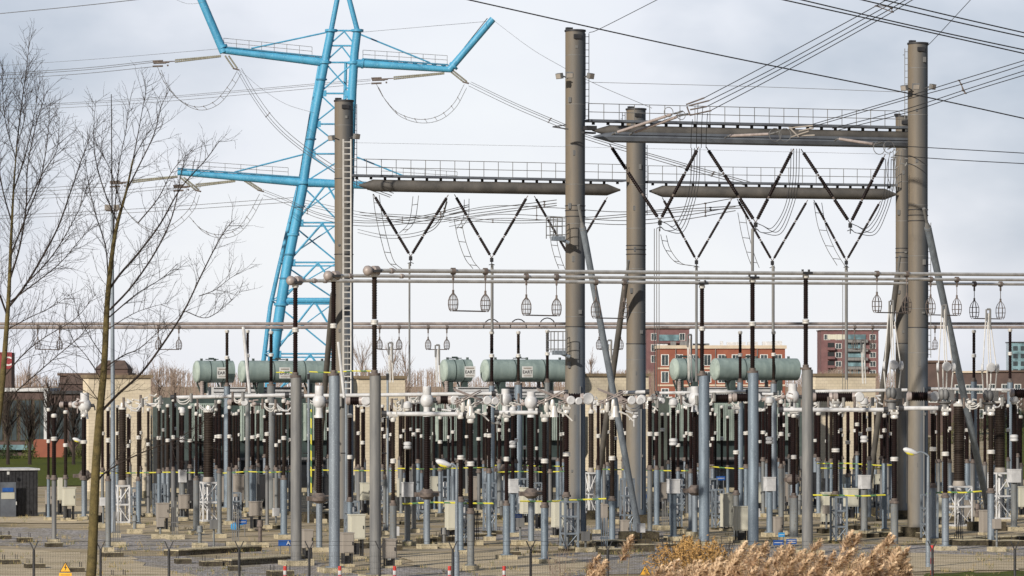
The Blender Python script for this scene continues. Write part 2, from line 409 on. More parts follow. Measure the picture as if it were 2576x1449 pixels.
# ------------------------------------------------------------------ insulator posts
def footing(root, c, wdt, h=.22):
    mb = MB(); mb.box(c + UP * (h / 2 - .02), (wdt, wdt, h)); mb.build('footing', 'conc', root, smooth=False)
PV = random.Random(3)
def post(x, base, ptop, pw, itop, joints, iw, label, name='insulator_post', cat='insulator post', group='insulator posts on steel poles', kind='', polem='galv', jbig=False, head=True, ix=None):
    s = S(base); g = G(x, base); z = lambda y: H - (y - YH) / s
    ix = x if ix is None else ix
    root = thing(name, g, label, cat, group)
    ibm = PV.choice(('brown', 'brown', 'brown2', 'brown3')); polem = PV.choice(('galv', 'galv2', 'galv3')) if polem == 'galv' else polem
    footing(root, g, pw / s * 2.1 * PV.uniform(.85, 1.25))
    top = Vector((g.x, g.y, z(ptop)))
    dx = Vector(((ix - x) / s, 0, 0))
    mb = MB(); mb.tube(g + UP * .2, top, pw / s / 2, n=14); mb.tube(g + UP * .2, g + UP * .24, pw / s * .85, n=14)
    mb.build('support_pole', polem, root)
    mb = MB(); r = iw / s / 2
    a = top + dx
    mb.tube(a, a + UP * .1, max(r * 1.75, pw / s * .52), n=12); mb.tube(a + UP * .1, a + UP * .22, r * 1.3, n=12)
    mb.build('flange', 'rust' if kind != 'cvt' else 'galvgrey', root)
    ys = [ptop - .22 * s] + list(joints) + [itop]
    jm = MB(); zz = []
    for j in joints:
        zj = z(j); hh = .2 if not jbig else .36
        c = Vector((a.x, a.y, zj)); rr = 1.45 if not jbig else 1.75
        jm.lathe(c - UP * hh / 2, c + UP * hh / 2, [(0, r * 1.05), (.12, r * rr), (.42, r * rr), (.5, r * 1.15), (.58, r * rr), (.88, r * rr), (1, r * 1.05)], 12)
    if joints: jm.build('joint_ring', 'white' if jbig else 'alu', root)
    for i in range(len(ys) - 1):
        lo = Vector((a.x, a.y, z(ys[i]) + (.12 if i else 0))); hi = Vector((a.x, a.y, z(ys[i + 1]) - .1))
        if hi.z - lo.z < .1: continue
        MB().ins(lo, hi, r).build('insulator', ibm, root)
    c = Vector((a.x, a.y, z(itop)))
    if head:
        MB().lathe(c - UP * .1, c + UP * .08, [(0, r * 1.1), (.3, r * 1.4), (.8, r * 1.3), (1, r * .8)], 12).build('top_cap', 'alu', root)
    return root, c, s
# x, base, poletop, polew, instop, joints, insw, kind, polemat
SL = [  # slender posts
 (136, 1367, 1207, 12, 1045, [1104], 11, '', 'galvgrey'), (122, 1310, 1205, 8, 1030, [1110], 7, '', 'galv'), (165, 1312, 1205, 9, 1036, [1120], 9, '', 'galvgrey'),
 (272, 1388, 1210, 14, 1028, [1108], 9, '', 'galv'), (348, 1327, 1210, 12, 1030, [1101], 8, '', 'galv'), (322, 1300, 1200, 9, 1045, [1122], 7, '', 'galvgrey'),
 (373, 1300, 1195, 9, 1030, [1118], 7, '', 'galvgrey'), (400, 1320, 1190, 10, 1022, [1102], 9, '', 'galv'), (436, 1335, 1185, 12, 1005, [1100], 7, '', 'galvgrey'),
 (494, 1345, 1208, 16, 1040, [], 8, '', 'galv'), (552, 1353, 1190, 12, 1010, [1098], 9, '', 'galv'),
 (577, 1320, 1185, 13, 1024, [1098], 8, '', 'galv'), (636, 1300, 1180, 17, 1018, [1100], 10, '', 'galv'), (672, 1330, 1182, 9, 1008, [1092], 9, '', 'galvgrey'),
 (714, 1355, 1207, 17, 1008, [1102], 9, '', 'galv'), (422, 1300, 1185, 10, 1020, [1108], 8, '', 'galv'), (595, 1290, 1180, 9, 1040, [], 7, '', 'galvgrey'),
 (650, 1288, 1175, 9, 1035, [1096], 7, '', 'galvgrey'), (695, 1300, 1185, 9, 1030, [1120], 7, '', 'galv'), (730, 1295, 1180, 9, 1012, [1106], 8, '', 'galv'),
 (862, 1310, 1190, 12, 1030, [1096], 8, '', 'galv'), (880, 1360, 1262, 14, 1045, [1150], 10, '', 'galv'), (902, 1292, 1178, 11, 1020, [1090], 7, '', 'galvgrey'),
 (912, 1300, 1185, 9, 1033, [1114], 8, '', 'galvgrey'), (968, 1345, 1205, 9, 1045, [1098], 6, '', 'galv'),
 (1009, 1300, 1180, 9, 1030, [1098], 6, '', 'galv'), (1041, 1340, 1178, 12, 1010, [1093], 8, '', 'galvgrey'), (1052, 1302, 1165, 11, 1010, [1083], 9, '', 'galv'),
 (1107, 1300, 1185, 10, 1050, [1112], 8, '', 'galv'), (1092, 1290, 1180, 8, 1030, [], 6, '', 'galv'), (1128, 1290, 1180, 8, 1040, [1100], 6, '', 'galv'),
 (1222, 1300, 1185, 10, 1040, [1095], 7, '', 'galv'), (1231, 1360, 1190, 11, 1015, [1096], 9, '', 'galv'), (1256, 1300, 1165, 12, 1050, [1082], 8, '', 'galv'),
 (1205, 1290, 1180, 8, 1045, [1116], 6, '', 'galvgrey'), (1297, 1300, 1165, 10, 1025, [1108], 8, '', 'galv'), (1320, 1300, 1178, 8, 1040, [1126], 6, '', 'galvgrey'),
 (1350, 1292, 1185, 8, 1030, [1128], 6, '', 'galvgrey'), (1384, 1310, 1190, 9, 1040, [], 8, '', 'galvgrey'), (1411, 1300, 1185, 9, 1030, [1093], 6, '', 'galv'),
 (1505, 1342, 1182, 14, 1015, [1097], 8, '', 'galv'), (1573, 1310, 1180, 10, 1020, [1090], 8, '', 'galv'), (1520, 1300, 1178, 8, 1035, [1120], 6, '', 'galvgrey'),
 (1635, 1358, 1182, 13, 1003, [1092], 11, '', 'galv'), (1652, 1330, 1182, 14, 1010, [1092], 9, '', 'galv'), (1706, 1305, 1185, 10, 1035, [1120], 8, '', 'galv'),
 (1727, 1300, 1178, 8, 1025, [1090], 6, '', 'galvgrey'), (1738, 1342, 1190, 13, 1010, [1092], 9, '', 'galv'), (1793, 1300, 1178, 9, 1030, [1104], 7, '', 'galv'),
 (1788, 1290, 1178, 7, 1040, [1120], 6, '', 'galvgrey'), (1877, 1310, 1178, 12, 1010, [1090], 10, '', 'galv'), (1862, 1290, 1180, 7, 1020, [1115], 6, '', 'galvgrey'), (1920, 1300, 1160, 10, 1030, [1088], 9, '', 'galv'),
 (1965, 1345, 1178, 14, 1010, [1092], 9, '', 'galv'), (1972, 1295, 1170, 7, 1040, [1070], 6, '', 'galvgrey'), (2004, 1300, 1205, 10, 1045, [], 10, '', 'galv'), (2059, 1300, 1160, 11, 1040, [], 10, '', 'galv'),
 (2133, 1300, 1200, 10, 1025, [1113], 9, '', 'galv'), (2156, 1300, 1145, 9, 1020, [1068], 8, '', 'galv'), (2187, 1310, 1158, 10, 1020, [1080], 8, '', 'galv'),
 (2225, 1340, 1165, 13, 1045, [1083], 8, '', 'galv'), (2234, 1300, 1175, 7, 1040, [], 5, '', 'galvgrey'), (2262, 1300, 1155, 10, 1045, [1095], 9, '', 'galv'),
 (2290, 1300, 1165, 8, 1030, [1077], 6, '', 'galvgrey'), (2390, 1300, 1165, 8, 1030, [1078], 6, '', 'galv'), (2433, 1310, 1165, 13, 1020, [1082], 9, '', 'galv'),
 (2447, 1300, 1165, 11, 1015, [], 9, '', 'galvgrey'), (2536, 1300, 1160, 9, 1020, [1082], 7, '', 'galv'), (2080, 1290, 1170, 8, 1030, [], 6, '', 'galv'), (2115, 1290, 1170, 8, 1035, [1082], 6, '', 'galv'),
 (2560, 1290, 1150, 8, 1010, [], 7, '', 'galvgrey')]
ST = [  # stout two stage posts in the front rows
 (989, 1420, 1272, 18, 1055, [1160], 10), (1159, 1395, 1262, 15, 1048, [1151], 12), (1184, 1435, 1292, 18, 1058, [1167], 13),
 (1274, 1408, 1272, 18, 1055, [1155], 10), (1370, 1418, 1277, 19, 1055, [1160], 13), (1540, 1372, 1260, 16, 1050, [1153], 12),
 (1425, 1385, 1250, 14, 1035, [1143], 13), (1852, 1360, 1245, 14, 1035, [1138], 11), (1997, 1362, 1252, 22, 1045, [1150], 10), (2102, 1360, 1247, 15, 1020, [1133], 14),
 (2250, 1385, 1266, 19, 1048, [1155], 14), (2347, 1365, 1227, 16, 1035, [1130], 12), (2378, 1385, 1252, 18, 1040, [1142], 13), (2493, 1370, 1240, 18, 1040, [1137], 14), (211, 1308, 1207, 12, 1045, [1112], 12)]
CV = [(1025, 1372, 1213, 15, 1028, [1121], 11), (1290, 1350, 1205, 13, 1040, [1118], 10), (1694, 1360, 1205, 17, 1020, [1112], 12), (1936, 1350, 1200, 16, 1015, [1108], 11),
      (2174, 1345, 1195, 17, 1018, [1105], 11), (2551, 1335, 1180, 16, 1012, [1102], 12), (459, 1310, 1182, 13, 1040, [1105], 8)]
RR_ = random.Random(23)
for (a_, b_, n_) in ((236, 400, 6), (400, 740, 24), (760, 940, 9), (950, 1440, 32), (1490, 1590, 6), (1640, 2040, 26), (2045, 2290, 18), (2340, 2570, 16)):
    for k in range(n_):
        x_ = a_ + (b_ - a_) * (k + RR_.uniform(.15, .85)) / n_; bs = RR_.uniform(1246, 1292); pt_ = RR_.uniform(1150, 1190)
        SL.append((x_, bs, pt_, RR_.choice((8, 9, 10, 12)), RR_.uniform(1015, 1050), [RR_.uniform(1078, 1112)] if RR_.random() < .7 else [], RR_.choice((6, 7, 8, 9)), '', RR_.choice(('galv', 'galvgrey', 'galv'))))
items = []
for t in SL: items.append(dict(x=t[0], desc='slender brown insulator post', d=t, k='sl'))
for t in ST: items.append(dict(x=t[0], desc='stout brown insulator post on silver pole', d=t, k='st'))
for t in CV: items.append(dict(x=t[0], desc='brown insulator post above white tank', d=t, k='cv'))
autolabel(items)
for it in items:
    t = it['d']
    if it['k'] == 'sl':
        post(*t[:7], it['label'], polem=t[8], group='slender insulator posts')
    elif it['k'] == 'st':
        root, c, s = post(*t[:7], it['label'], group='stout insulator posts in the front rows')
        # terminal clamp on top
        mb = MB(); mb.box(c + UP * .16, (.34, .14, .1)); mb.tube(c + UP * .08 - RD * .12, c + UP * .30 - RD * .12, .05); mb.tube(c + UP * .08 + RD * .12, c + UP * .30 + RD * .12, .05)
        mb.build('terminal_clamp', 'alu', root)
    else:
        x, base, pt, pw, itp, j, iw = t
        s = S(base)
        root, c, s = post(x, base, pt + 37 * .45, pw, itp, j, iw, it['label'], name='voltage_transformer', cat='voltage transformer', group='voltage transformers with white tanks', jbig=True)
        b = root.location
        zt = H - (pt - YH) / s
        mb = MB(); wv = iw * 2.15 / s
        mb.box(Vector((b.x, b.y, zt - .36)), (wv, wv, .62)); mb.box(Vector((b.x, b.y, zt - .02)), (wv * 1.06, wv * 1.06, .05))
        mb.build('tank', 'white', root, smooth=False)
        MB().lathe(c + UP * .02, c + UP * .34, [(0, iw / s * .9), (.2, iw / s * 1.0), (.8, iw / s * .85), (1, iw / s * .3)], 14).build('expansion_head', 'white', root)

# current transformers: big insulator, bulb head with cylinder, mechanism at the foot
def ct(x, base, mech, iw, itop, bulb, cyl, label, ix=None):
    s = S(base); g = G(x, base); z = lambda y: H - (y - YH) / s; V = lambda y, dx=0: Vector((g.x + dx / s, g.y, z(y)))
    root = thing('current_transformer', g, label, 'current transformer', 'current transformers with white bulb heads')
    footing(root, g, .75)
    MB().tube(g + UP * .2, V(mech + 12), .14, n=14).build('support_pole', 'galv', root)
    mb = MB(); mb.lathe(V(mech + 14), V(mech - 12), [(0, .17), (.25, .34), (.6, .36), (.85, .26), (1, .2)], 12); mb.box(V(mech, 18), (.4, .3, .22)); mb.box(V(mech + 2, -22), (.3, .2, .2))
    mb.build('mechanism', 'rust', root)
    MB().box(V(mech, 21) - Vector((0, .17, 0)), (.2, .03, .12)).build('gauge', 'dark', root)
    MB().ins(V(mech - 12), V(itop + 6), iw / s / 2, 14, .1).build('insulator', 'brown', root)
    r = 15 / s
    r = 16.5 / s; mb = MB(); mb.lathe(V(itop + 8), V(bulb + 8), [(0, r * .62), (.1, r * .58), (.6, r * .5), (1, r * .6)], 18)
    mb.lathe(V(bulb + 17), V(bulb - 15), [(0, r * .45), (.12, r * .72), (.3, r * .95), (.5, r * 1.02), (.72, r * .98), (.9, r * .8), (1, r * .62)], 20)
    mb.build('bulb_head', 'white', root)
    MB().lathe(V(bulb - 13), V(cyl), [(0, r * .62), (.04, r * .66), (.95, r * .66), (1, r * .6)], 18).build('bellows_cylinder', 'white', root)
    mb = MB(); mb.tube(V(bulb, 6), V(bulb, 24), .09); mb.tube(V(bulb, 24), V(bulb + 12, 26), .04); mb.build('terminal', 'dark', root)
CT = [(803, 1388, 1252, 16, 1043, 1010, 970), (1074, 1380, 1242, 16, 1040, 1008, 972), (1336, 1372, 1240, 15, 1042, 1012, 985), (1748, 1348, 1232, 12, 1028, 1003, 972),
      (1272, 1300, 1180, 9, 1030, 1005, 978), (1994, 1310, 1205, 12, 1028, 998, 965), (213, 1302, 1195, 9, 1046, 1020, 988)]
items = [dict(x=t[0], desc='white bulb headed current transformer', d=t) for t in CT]; autolabel(items)
for it in items: ct(*it['d'], it['label'])

# big brown barrels on white lattice stands
def barrel(x, base, sw, stop, bw, bt, label, stand=True):
    s = S(base); g = G(x, base); z = lambda y: H - (y - YH) / s
    root = thing('coupling_capacitor', g, label, 'capacitor', 'big brown barrel insulators on stands')
    hw = sw / s / 2; zt = z(stop)
    mb = MB(); cs = [g + RD * (a * hw) + BD * (b * hw) for a in (-1, 1) for b in (-1, 1)]
    for c in cs: mb.tube(c + UP * .1, Vector((c.x, c.y, zt)), .05, n=6)
    for (a, b) in ((0, 1), (0, 2), (1, 3), (2, 3)):
        for zz in (.14, zt * .52, zt):
            mb.beam(Vector((cs[a].x, cs[a].y, zz)), Vector((cs[b].x, cs[b].y, zz)), .07, .09)
        mb.tube(cs[a] + UP * (zt * .54), Vector((cs[b].x, cs[b].y, zt)), .03, n=6); mb.tube(cs[b] + UP * .15, Vector((cs[a].x, cs[a].y, zt * .5)), .03, n=6)
    mb.tube(g + UP * .1, Vector((g.x, g.y, zt)), .12)
    mb.build('lattice_stand', 'white', root); footing(root, g, hw * 2.3, .12)
    c = Vector((g.x, g.y, zt)); r = bw / s / 2
    MB().lathe(c + UP * .02, c + UP * .3, [(0, r * 1.05), (.4, r * 1.12), (1, r * .95)], 18).build('base_ring', 'taupe', root)
    MB().ins(c + UP * .3, Vector((c.x, c.y, z(bt))), r, 20, .09).build('insulator', 'barrel', root)
    t = Vector((c.x, c.y, z(bt)))
    MB().lathe(t, t + UP * .35, [(0, r), (.3, r * 1.05), (.5, r * .6), (1, r * .45)], 16).build('top_terminal', 'alu', root)
barrel(525, 1316, 38, 1214, 28, 1037, 'fat brown barrel insulator on white lattice stand, right of the bare tree')
barrel(308, 1320, 30, 1222, 20, 1030, 'narrower brown barrel insulator on white lattice stand beside the tree trunk')
barrel(2413, 1328, 47, 1224, 30, 1022, 'fat black brown barrel insulator on tall white stand right of the last column')
barrel(2516, 1310, 44, 1190, 27, 1014, 'fat dark barrel insulator on stand near the right edge of the photo')
barrel(1487, 1300, 22, 1190, 14, 1040, 'slim dark barrel insulator just right of the front central column')

# ------------------------------------------------------------------ tall bus posts and buses
TB = [(745, 1422, 950, 28, 718, [830], 12, 'nearest of the left tall trio, far left grey busbar post', 743), (841, 1440, 945, 28, 702, [820], 12, 'middle post of the left tall grey busbar trio', 839),
      (944, 1458, 945, 29, 690, [811], 13, 'right post of the left tall trio, with round busbar end above', 942),
      (1771, 1372, 945, 27, 720, [827], 11, 'left post of the tall grey trio above the reeds', 1766), (1895, 1382, 938, 27, 705, [815], 12, 'middle blue grey post of the tall trio above the reeds', 1893),
      (2031, 1394, 930, 28, 694, [809], 12, 'right brownish post of the tall trio above the reeds', 2027)]
tops = []
for t in TB:
    root, c, s = post(*t[:7], t[7], name='busbar_post', cat='busbar post', group='tall posts carrying the front busbars', polem='galvgrey' if t[0] in (745, 944, 2031) else 'galv', ix=t[8])
    mb = MB(); mb.box(c + UP * .12, (.45, .5, .1)); mb.tube(c + UP * .1 - RD * .15, c + UP * .28 - RD * .15, .05); mb.tube(c + UP * .1 + RD * .15, c + UP * .28 + RD * .15, .05)
    mb.build('saddle', 'dark', root); tops.append((c, s))
def busline(p0, p1, r, name, label, m='alu', ball=True, group='front busbar tubes', collars=()):
    root = thing(name, p0, label, 'busbar', group)
    MB().tube(p0, p1, r, n=14).build('tube', m, root)
    if ball:
        mb = MB(); d = (p1 - p0).normalized()
        mb.lathe(p0 - d * .32, p0 + d * .05, [(0, .03), (.08, .12), (.3, .19), (.55, .2), (.8, .17), (1, .1)], 14); mb.lathe(p0 + d * .1, p0 + d * .4, [(0, .1), (.1, .19), (.9, .19), (1, .1)], 14)
        mb.build('end_ball', 'alubrown', root)
    if collars:
        mb = MB(); d = (p1 - p0).normalized()
        for x in collars:
            t = (x - sx(p0)) / (sx(p1) - sx(p0)); k = p0.y; q = p0.lerp(p1, persp(p0, p1, x))
            mb.tube(q - d * .07, q + d * .07, r * 1.35, n=12)
        mb.build('collar', 'alubrown', root)
    return root
def sx(p): return CX + p.x * F / p.y
def persp(p0, p1, x):
    """parameter on the segment that projects to column x"""
    k = (x - CX) / F
    return (k * p0.y - p0.x) / ((p1.x - p0.x) - k * (p1.y - p0.y))
BUS = []
for (i, j, y0, y1, x0, lab) in ((0, 3, 706, 711, 738, 'lowest of the three front busbar tubes, starting furthest left'), (1, 4, 693.5, 700, 832, 'middle of the three pale front busbar tubes'), (2, 5, 681, 687.5, 932, 'topmost of the three front busbar tubes, starting furthest right')):
    s0 = tops[i][1]; s1 = tops[j][1]; xa = TB[i][8]; xb = TB[j][8]
    a = P(xa, y0, s0); b = P(xb, y1, s1)
    d = b - a; t0 = persp(a, b, x0); t1 = persp(a, b, 2720)
    p0 = a + d * t0; p1 = a + d * t1
    BUS.append((p0, p1))
    busline(p0, p1, (5.4 if i == 2 else 4.6) / s0, 'busbar_tube', lab, collars=([950, 985] if i == 2 else [880, 1010] if i == 1 else [790, 818]))
# rear busbars
RB = []
for (y0, y1, s0, s1, lab, r) in ((814.5, 814, 46, 43, 'upper of the two rear brownish busbar tubes crossing the photo', .085), (823.5, 823, 44, 41, 'lower of the two rear brownish busbar tubes crossing the photo', .10)):
    p0 = P(-60, y0, s0); p1 = P(2650, y1, s1); RB.append((p0, p1))
    busline(p0, p1, r, 'busbar_tube', lab, 'alubrown', False, 'rear busbar tubes')
RP = [(571, 1285, 972, 16, 833, [900], 8, 'rear busbar post left of the pale green tanks'), (682, 1290, 970, 21, 836, [893], 9, 'rear busbar post in front of the blue tower foot'),
      (623, 1285, 985, 12, 833, [895], 7, 'rear busbar post beside a leaning white rod'), (1237, 1290, 970, 15, 836, [895], 9, 'rear busbar post left of the sign on the central tank'),
      (1304, 1290, 968, 20, 836, [895], 8, 'rear busbar post overlapping the sign on the central tank'), (1377, 1290, 962, 14, 833, [890], 8, 'rear busbar post just left of the front central column'),
      (1862, 1290, 962, 15, 836, [893], 8, 'rear busbar post in front of the right green tank'), (1946, 1290, 965, 16, 836, [892], 8, 'rear busbar post near the right end of the green tank'),
      (2450, 1290, 960, 15, 833, [895], 8, 'rear busbar post right of the last sloping strut'), (2541, 1290, 962, 15, 830, [890], 8, 'rear busbar post at the far right before the glass tower')]
for t in RP:
    root, c, s = post(*t[:7], t[7], name='busbar_post', cat='busbar post', group='posts carrying the rear busbars')
    if t[0] in (1237, 1304, 1377):
        mb = MB(); mb.poly([c + RD * (.5 * math.cos(a)) + UP * (.25 + .5 * math.sin(a)) for a in [math.pi * i / 8 for i in range(9)]], .035, 5)
        mb.build('corona_arc', 'dark', root)
def rod(p, q, r, name, label, cat, m, group=None):
    root = thing(name, p, label, cat, group); MB().tube(p, q, r, n=8).build('rod', m, root); return root
rod(P(612, 822, 46), P(628, 990, 46), .09, 'brace_rod', 'leaning white rod between the two left green tanks', 'brace', 'white')
rod(P(851, 860, 62), P(866, 1000, 62), .06, 'brace_rod', 'thin leaning white rod beside the middle tall post', 'brace', 'white')
# ------------------------------------------------------------------ hanging contact cages
def cages(bus, xa, xb, ylow, htop, label, wcage=25, group='hanging contact cages under the busbars', back=False):
    p0, p1 = bus; A = p0.lerp(p1, persp(p0, p1, xa)); B = p0.lerp(p1, persp(p0, p1, xb))
    s = F / A.y
    root = thing('trapeze_contact', A, label, 'contact cage', group)
    zlow = H - (ylow - YH) / s; ch = (wcage * 1.85) / s; r = wcage / s / 2; zt = zlow + ch
    for Q in (A, B):
        c = Vector((Q.x, Q.y, zlow)); mb = MB()
        for k in range(8):
            a = 2 * math.pi * k / 8 + .2; d = Vector((math.cos(a), math.sin(a), 0))
            mb.poly([c + UP * ch * t + d * (r * f_) for t, f_ in ((0, .55), (.12, .85), (.35, 1), (.6, .98), (.8, .7), (1, .12))], .014, 4)
        for t, f_ in ((.12, .85), (.35, 1), (.62, .97)):
            mb.poly([c + UP * ch * t + Vector((math.cos(a), math.sin(a), 0)) * r * f_ for a in [2 * math.pi * k / 12 for k in range(13)]], .012, 4)
        mb.build('cage', 'rust', root)
        mb = MB(); mb.tube(Vector((Q.x, Q.y, zt)), Q, .02, n=6); mb.tube(Q - RD * .08, Q + RD * .08, .14 if not back else .12, n=10); mb.tube(Vector((Q.x, Q.y, zt - .05)), Vector((Q.x, Q.y, zt + .12)), .05, n=6)
        mb.tube(Vector((Q.x, Q.y, Q.z - .35)), Q, .05, n=6)
        mb.build('hanger', 'rust', root)
    a = Vector((A.x, A.y, zlow + .02)); b = Vector((B.x, B.y, zlow + .02)); MB().tube(a, b, .03, n=6).build('contact_bar', 'rust', root)
cages(BUS[2], 1140, 1221, 783, 0, 'pair of wire cages hanging left of centre, leftmost under the front busbars')
cages(BUS[1], 1324, 1400, 794, 0, 'pair of wire cages hanging just left of the front central column')
cages(BUS[0], 1499, 1570, 801, 0, 'pair of wire cages hanging between the two central columns')
cages(BUS[2], 2206, 2281, 787, 0, 'pair of wire cages hanging just left of the rightmost big column')
cages(BUS[1], 2341, 2407, 793, 0, 'pair of wire cages hanging just right of the rightmost big column')
cages(BUS[0], 2451, 2517, 802, 0, 'pair of wire cages hanging at far right of the front busbars')
for (xa, xb, lab) in ((95, 150, 'small wire cages behind the left bare tree'), (398, 450, 'small wire cages right of the tall floodlight mast'), (955, 1004, 'small wire cages right of the third tall post'), (1077, 1124, 'small wire cages above the short green tank'),
                      (1507, 1561, 'small wire cages behind the sloping silver strut'), (2150, 2195, 'small wire cages before the plum apartment tower'), (2300, 2352, 'small wire cages right behind the rightmost big column')):
    cages(RB[1], xa, xb, 880, 0, lab, 15, 'small cages under the rear busbars', True)

# ------------------------------------------------------------------ gantry columns
def ladder(root, x, y0, y1, s, wd, m='galvgrey', name='ladder', off=0):
    a = P(x - wd / 2, y0, s); b = P(x + wd / 2, y0, s); a2 = P(x - wd / 2, y1, s); b2 = P(x + wd / 2, y1, s)
    o = Vector((0, -off, 0)); mb = MB(); rr = .045 if wd > 15 else .018
    mb.tube(a + o, a2 + o, rr, n=5); mb.tube(b + o, b2 + o, rr, n=5)
    n = int((a.z - a2.z) / .3)
    for i in range(n):
        t = (i + .5) / n; mb.tube((a.lerp(a2, t)) + o, (b.lerp(b2, t)) + o, rr * .7, n=4)
    if wd < 12:
        for i in range(n // 5 + 1):
            t = (i * 5 + 1) / max(n, 1)
            if t < 1: mb.tube(a.lerp(a2, t) + o, a.lerp(a2, t) + o - Vector((wd / s * .6, 0, 0)), .015, n=4)
    mb.build(name, m, root)
def floodlight(p, dirx, label):
    root = thing('floodlight', p, label, 'floodlight', 'floodlights on the gantry columns')
    f_ = Vector((dirx, -1, -.35)).normalized(); r_ = f_.cross(UP).normalized(); u_ = r_.cross(f_)
    MB().box(p + f_ * .12, (.34, .16, .26), r_, f_, u_).build('housing', 'galvgrey', root, smooth=False)
    MB().box(p + f_ * .21, (.28, .02, .2), r_, f_, u_).build('lamp_glass', 'taupe', root, smooth=False)
    MB().tube(p - f_ * .02, p - f_ * .02 + Vector((-dirx * .3, .1, -.12)), .03).build('bracket', 'dark', root)
def column(x, s, base, top, wd, ysplit, rings, label, wtop=None):
    g = P(x, base, s); g.z = 0; root = thing('gantry_column', g, label, 'gantry column', 'tall steel gantry columns')
    z = lambda y: H - (y - YH) / s; r = wd / s / 2; V = lambda y: Vector((g.x, g.y, z(y))); rt = (wtop or wd) / s / 2
    zs = z(ysplit)
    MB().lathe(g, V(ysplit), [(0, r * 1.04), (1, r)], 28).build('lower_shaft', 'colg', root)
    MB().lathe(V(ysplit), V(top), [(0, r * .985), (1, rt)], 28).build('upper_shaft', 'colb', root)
    mb = MB()
    for y in [ysplit] + list(rings): mb.lathe(V(y + 1.2), V(y - 1.2), [(0, r), (.2, r * 1.05), (.8, r * 1.05), (1, r)], 28)
    mb.build('band', 'dark', root)
    mb = MB(); yy = top + 60
    while yy < base - 40:
        mb.lathe(V(yy + .6), V(yy - .6), [(0, r * 1.006), (1, r * 1.006)], 28, False); yy += R.uniform(95, 135)
    for k in range(9): mb.box(V(top + 40 + k * (base - top - 80) / 9) + Vector((R.uniform(-.3, .3), -r * .93, 0)), (.12, .1, R.uniform(.08, .3)))
    mb.tube(V(base - 10) + Vector((r * .5, -r * .95, 0)), V(ysplit + 150) + Vector((r * .5, -r * .95, 0)), .03); mb.build('weld_seam', 'galvgrey', root)
    mb = MB(); mb.lathe(V(top), V(top) + UP * .08, [(0, rt * 1.08), (1, rt * 1.08)], 28)
    mb.box(V(top) + UP * .14 - RD * .3, (.3, .2, .1)); mb.box(V(top + 14) + Vector((.1, -rt, 0)), (.35, .12, .2)); mb.build('cap', 'dark', root)
    MB().box(g + UP * .22, (r * 2.6, r * 2.6, .5)).build('plinth', 'dconc', root, smooth=False)
    return root, r, V
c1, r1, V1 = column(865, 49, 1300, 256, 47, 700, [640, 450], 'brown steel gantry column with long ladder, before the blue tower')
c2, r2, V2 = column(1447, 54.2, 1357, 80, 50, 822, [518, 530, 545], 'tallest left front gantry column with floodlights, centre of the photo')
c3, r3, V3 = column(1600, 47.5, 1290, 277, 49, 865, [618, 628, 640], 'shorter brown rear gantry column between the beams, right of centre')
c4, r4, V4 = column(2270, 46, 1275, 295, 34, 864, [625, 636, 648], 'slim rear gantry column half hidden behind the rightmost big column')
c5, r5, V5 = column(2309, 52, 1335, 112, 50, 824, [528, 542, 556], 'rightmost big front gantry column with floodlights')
ladder(c1, 875, 352, 1000, 49.6, 19, 'alu', off=.6); ladder(c1, 894, 262, 470, 49, 7, 'dark', 'side_ladder')
ladder(c2, 1477, 84, 300, 54.2, 9, 'dark', 'side_ladder'); ladder(c5, 2280, 122, 300, 52, 8, 'galvgrey', 'side_ladder')
ladder(c3, 1624, 365, 540, 47.5, 8, 'dark', 'side_ladder'); ladder(c3, 1569, 282, 350, 47.5, 7, 'dark', 'side_ladder')
ladder(c5, 2338, 560, 900, 52, 7, 'galvgrey', 'side_ladder')
for (x, y, s, d, lab) in ((1412, 190, 54.5, -1, 'floodlight on the left side of the tallest central column'), (1432, 187, 55.2, .1, 'floodlight facing forward on the tallest central column'),
                          (1481, 190, 54.3, 1, 'floodlight on the right side of the tallest central column'), (838, 346, 49.8, -1, 'floodlight on the left side of the ladder column'), (893, 342, 49.5, 1, 'floodlight on the right side of the ladder column'),
                          (2279, 220, 52.2, -1, 'floodlight on the left side of the rightmost big column'), (2303, 216, 53.2, .1, 'floodlight facing forward on the rightmost big column'), (2341, 217, 52.2, 1, 'floodlight on the right side of the rightmost big column')):
    floodlight(P(x, y, s), d, lab)
# struts
def strut(pts, r, label, m, foot=True):
    root = thing('gantry_strut', pts[-1], label, 'strut', 'sloping gantry struts')
    MB().tube(pts[0], pts[-1], r, n=16).build('tube', m, root)
    d = (pts[0] - pts[-1]).normalized()
    mb = MB(); mb.tube(pts[0], pts[0] + d * 1.1, r * .35, r * .5); mb.tube(pts[0] - d * .1, pts[0] + d * .25, r * 1.05, r * .5, 14)
    if foot: mb.box(pts[-1] - d * .2, (.12, .5, .5)); mb.tube(pts[-1], pts[-1] - d * .5, .07)
    mb.build('pin_joint', 'galvgrey', root)
    if foot:
        g = pts[-1].copy(); g.z = 0; MB().box(g + UP * .2, (1.6, 1.2, .5)).build('footing', 'dconc', root, smooth=False)
strut([P(1466, 572, 55.6), P(1607, 1335, 53.5)], 8.2 / 55, 'silver blue strut sloping down right from the front central column', 'galv')
strut([P(2334, 572, 53), P(2482, 1262, 50)], 8.8 / 52, 'grey strut sloping down right from the rightmost big column', 'galv')
strut([P(1575, 700, 48), P(1500, 1240, 46)], 7.6 / 48, 'brown strut sloping down left from the rear central column', 'beamb')
strut([P(838, 740, 49.5), P(795, 1230, 47)], 7.4 / 48, 'brown strut sloping down left from the ladder column', 'beamb')
strut([P(2258, 690, 46.5), P(2188, 1215, 45)], 7.2 / 46, 'brown strut sloping down left from the slim rear column', 'beamb')

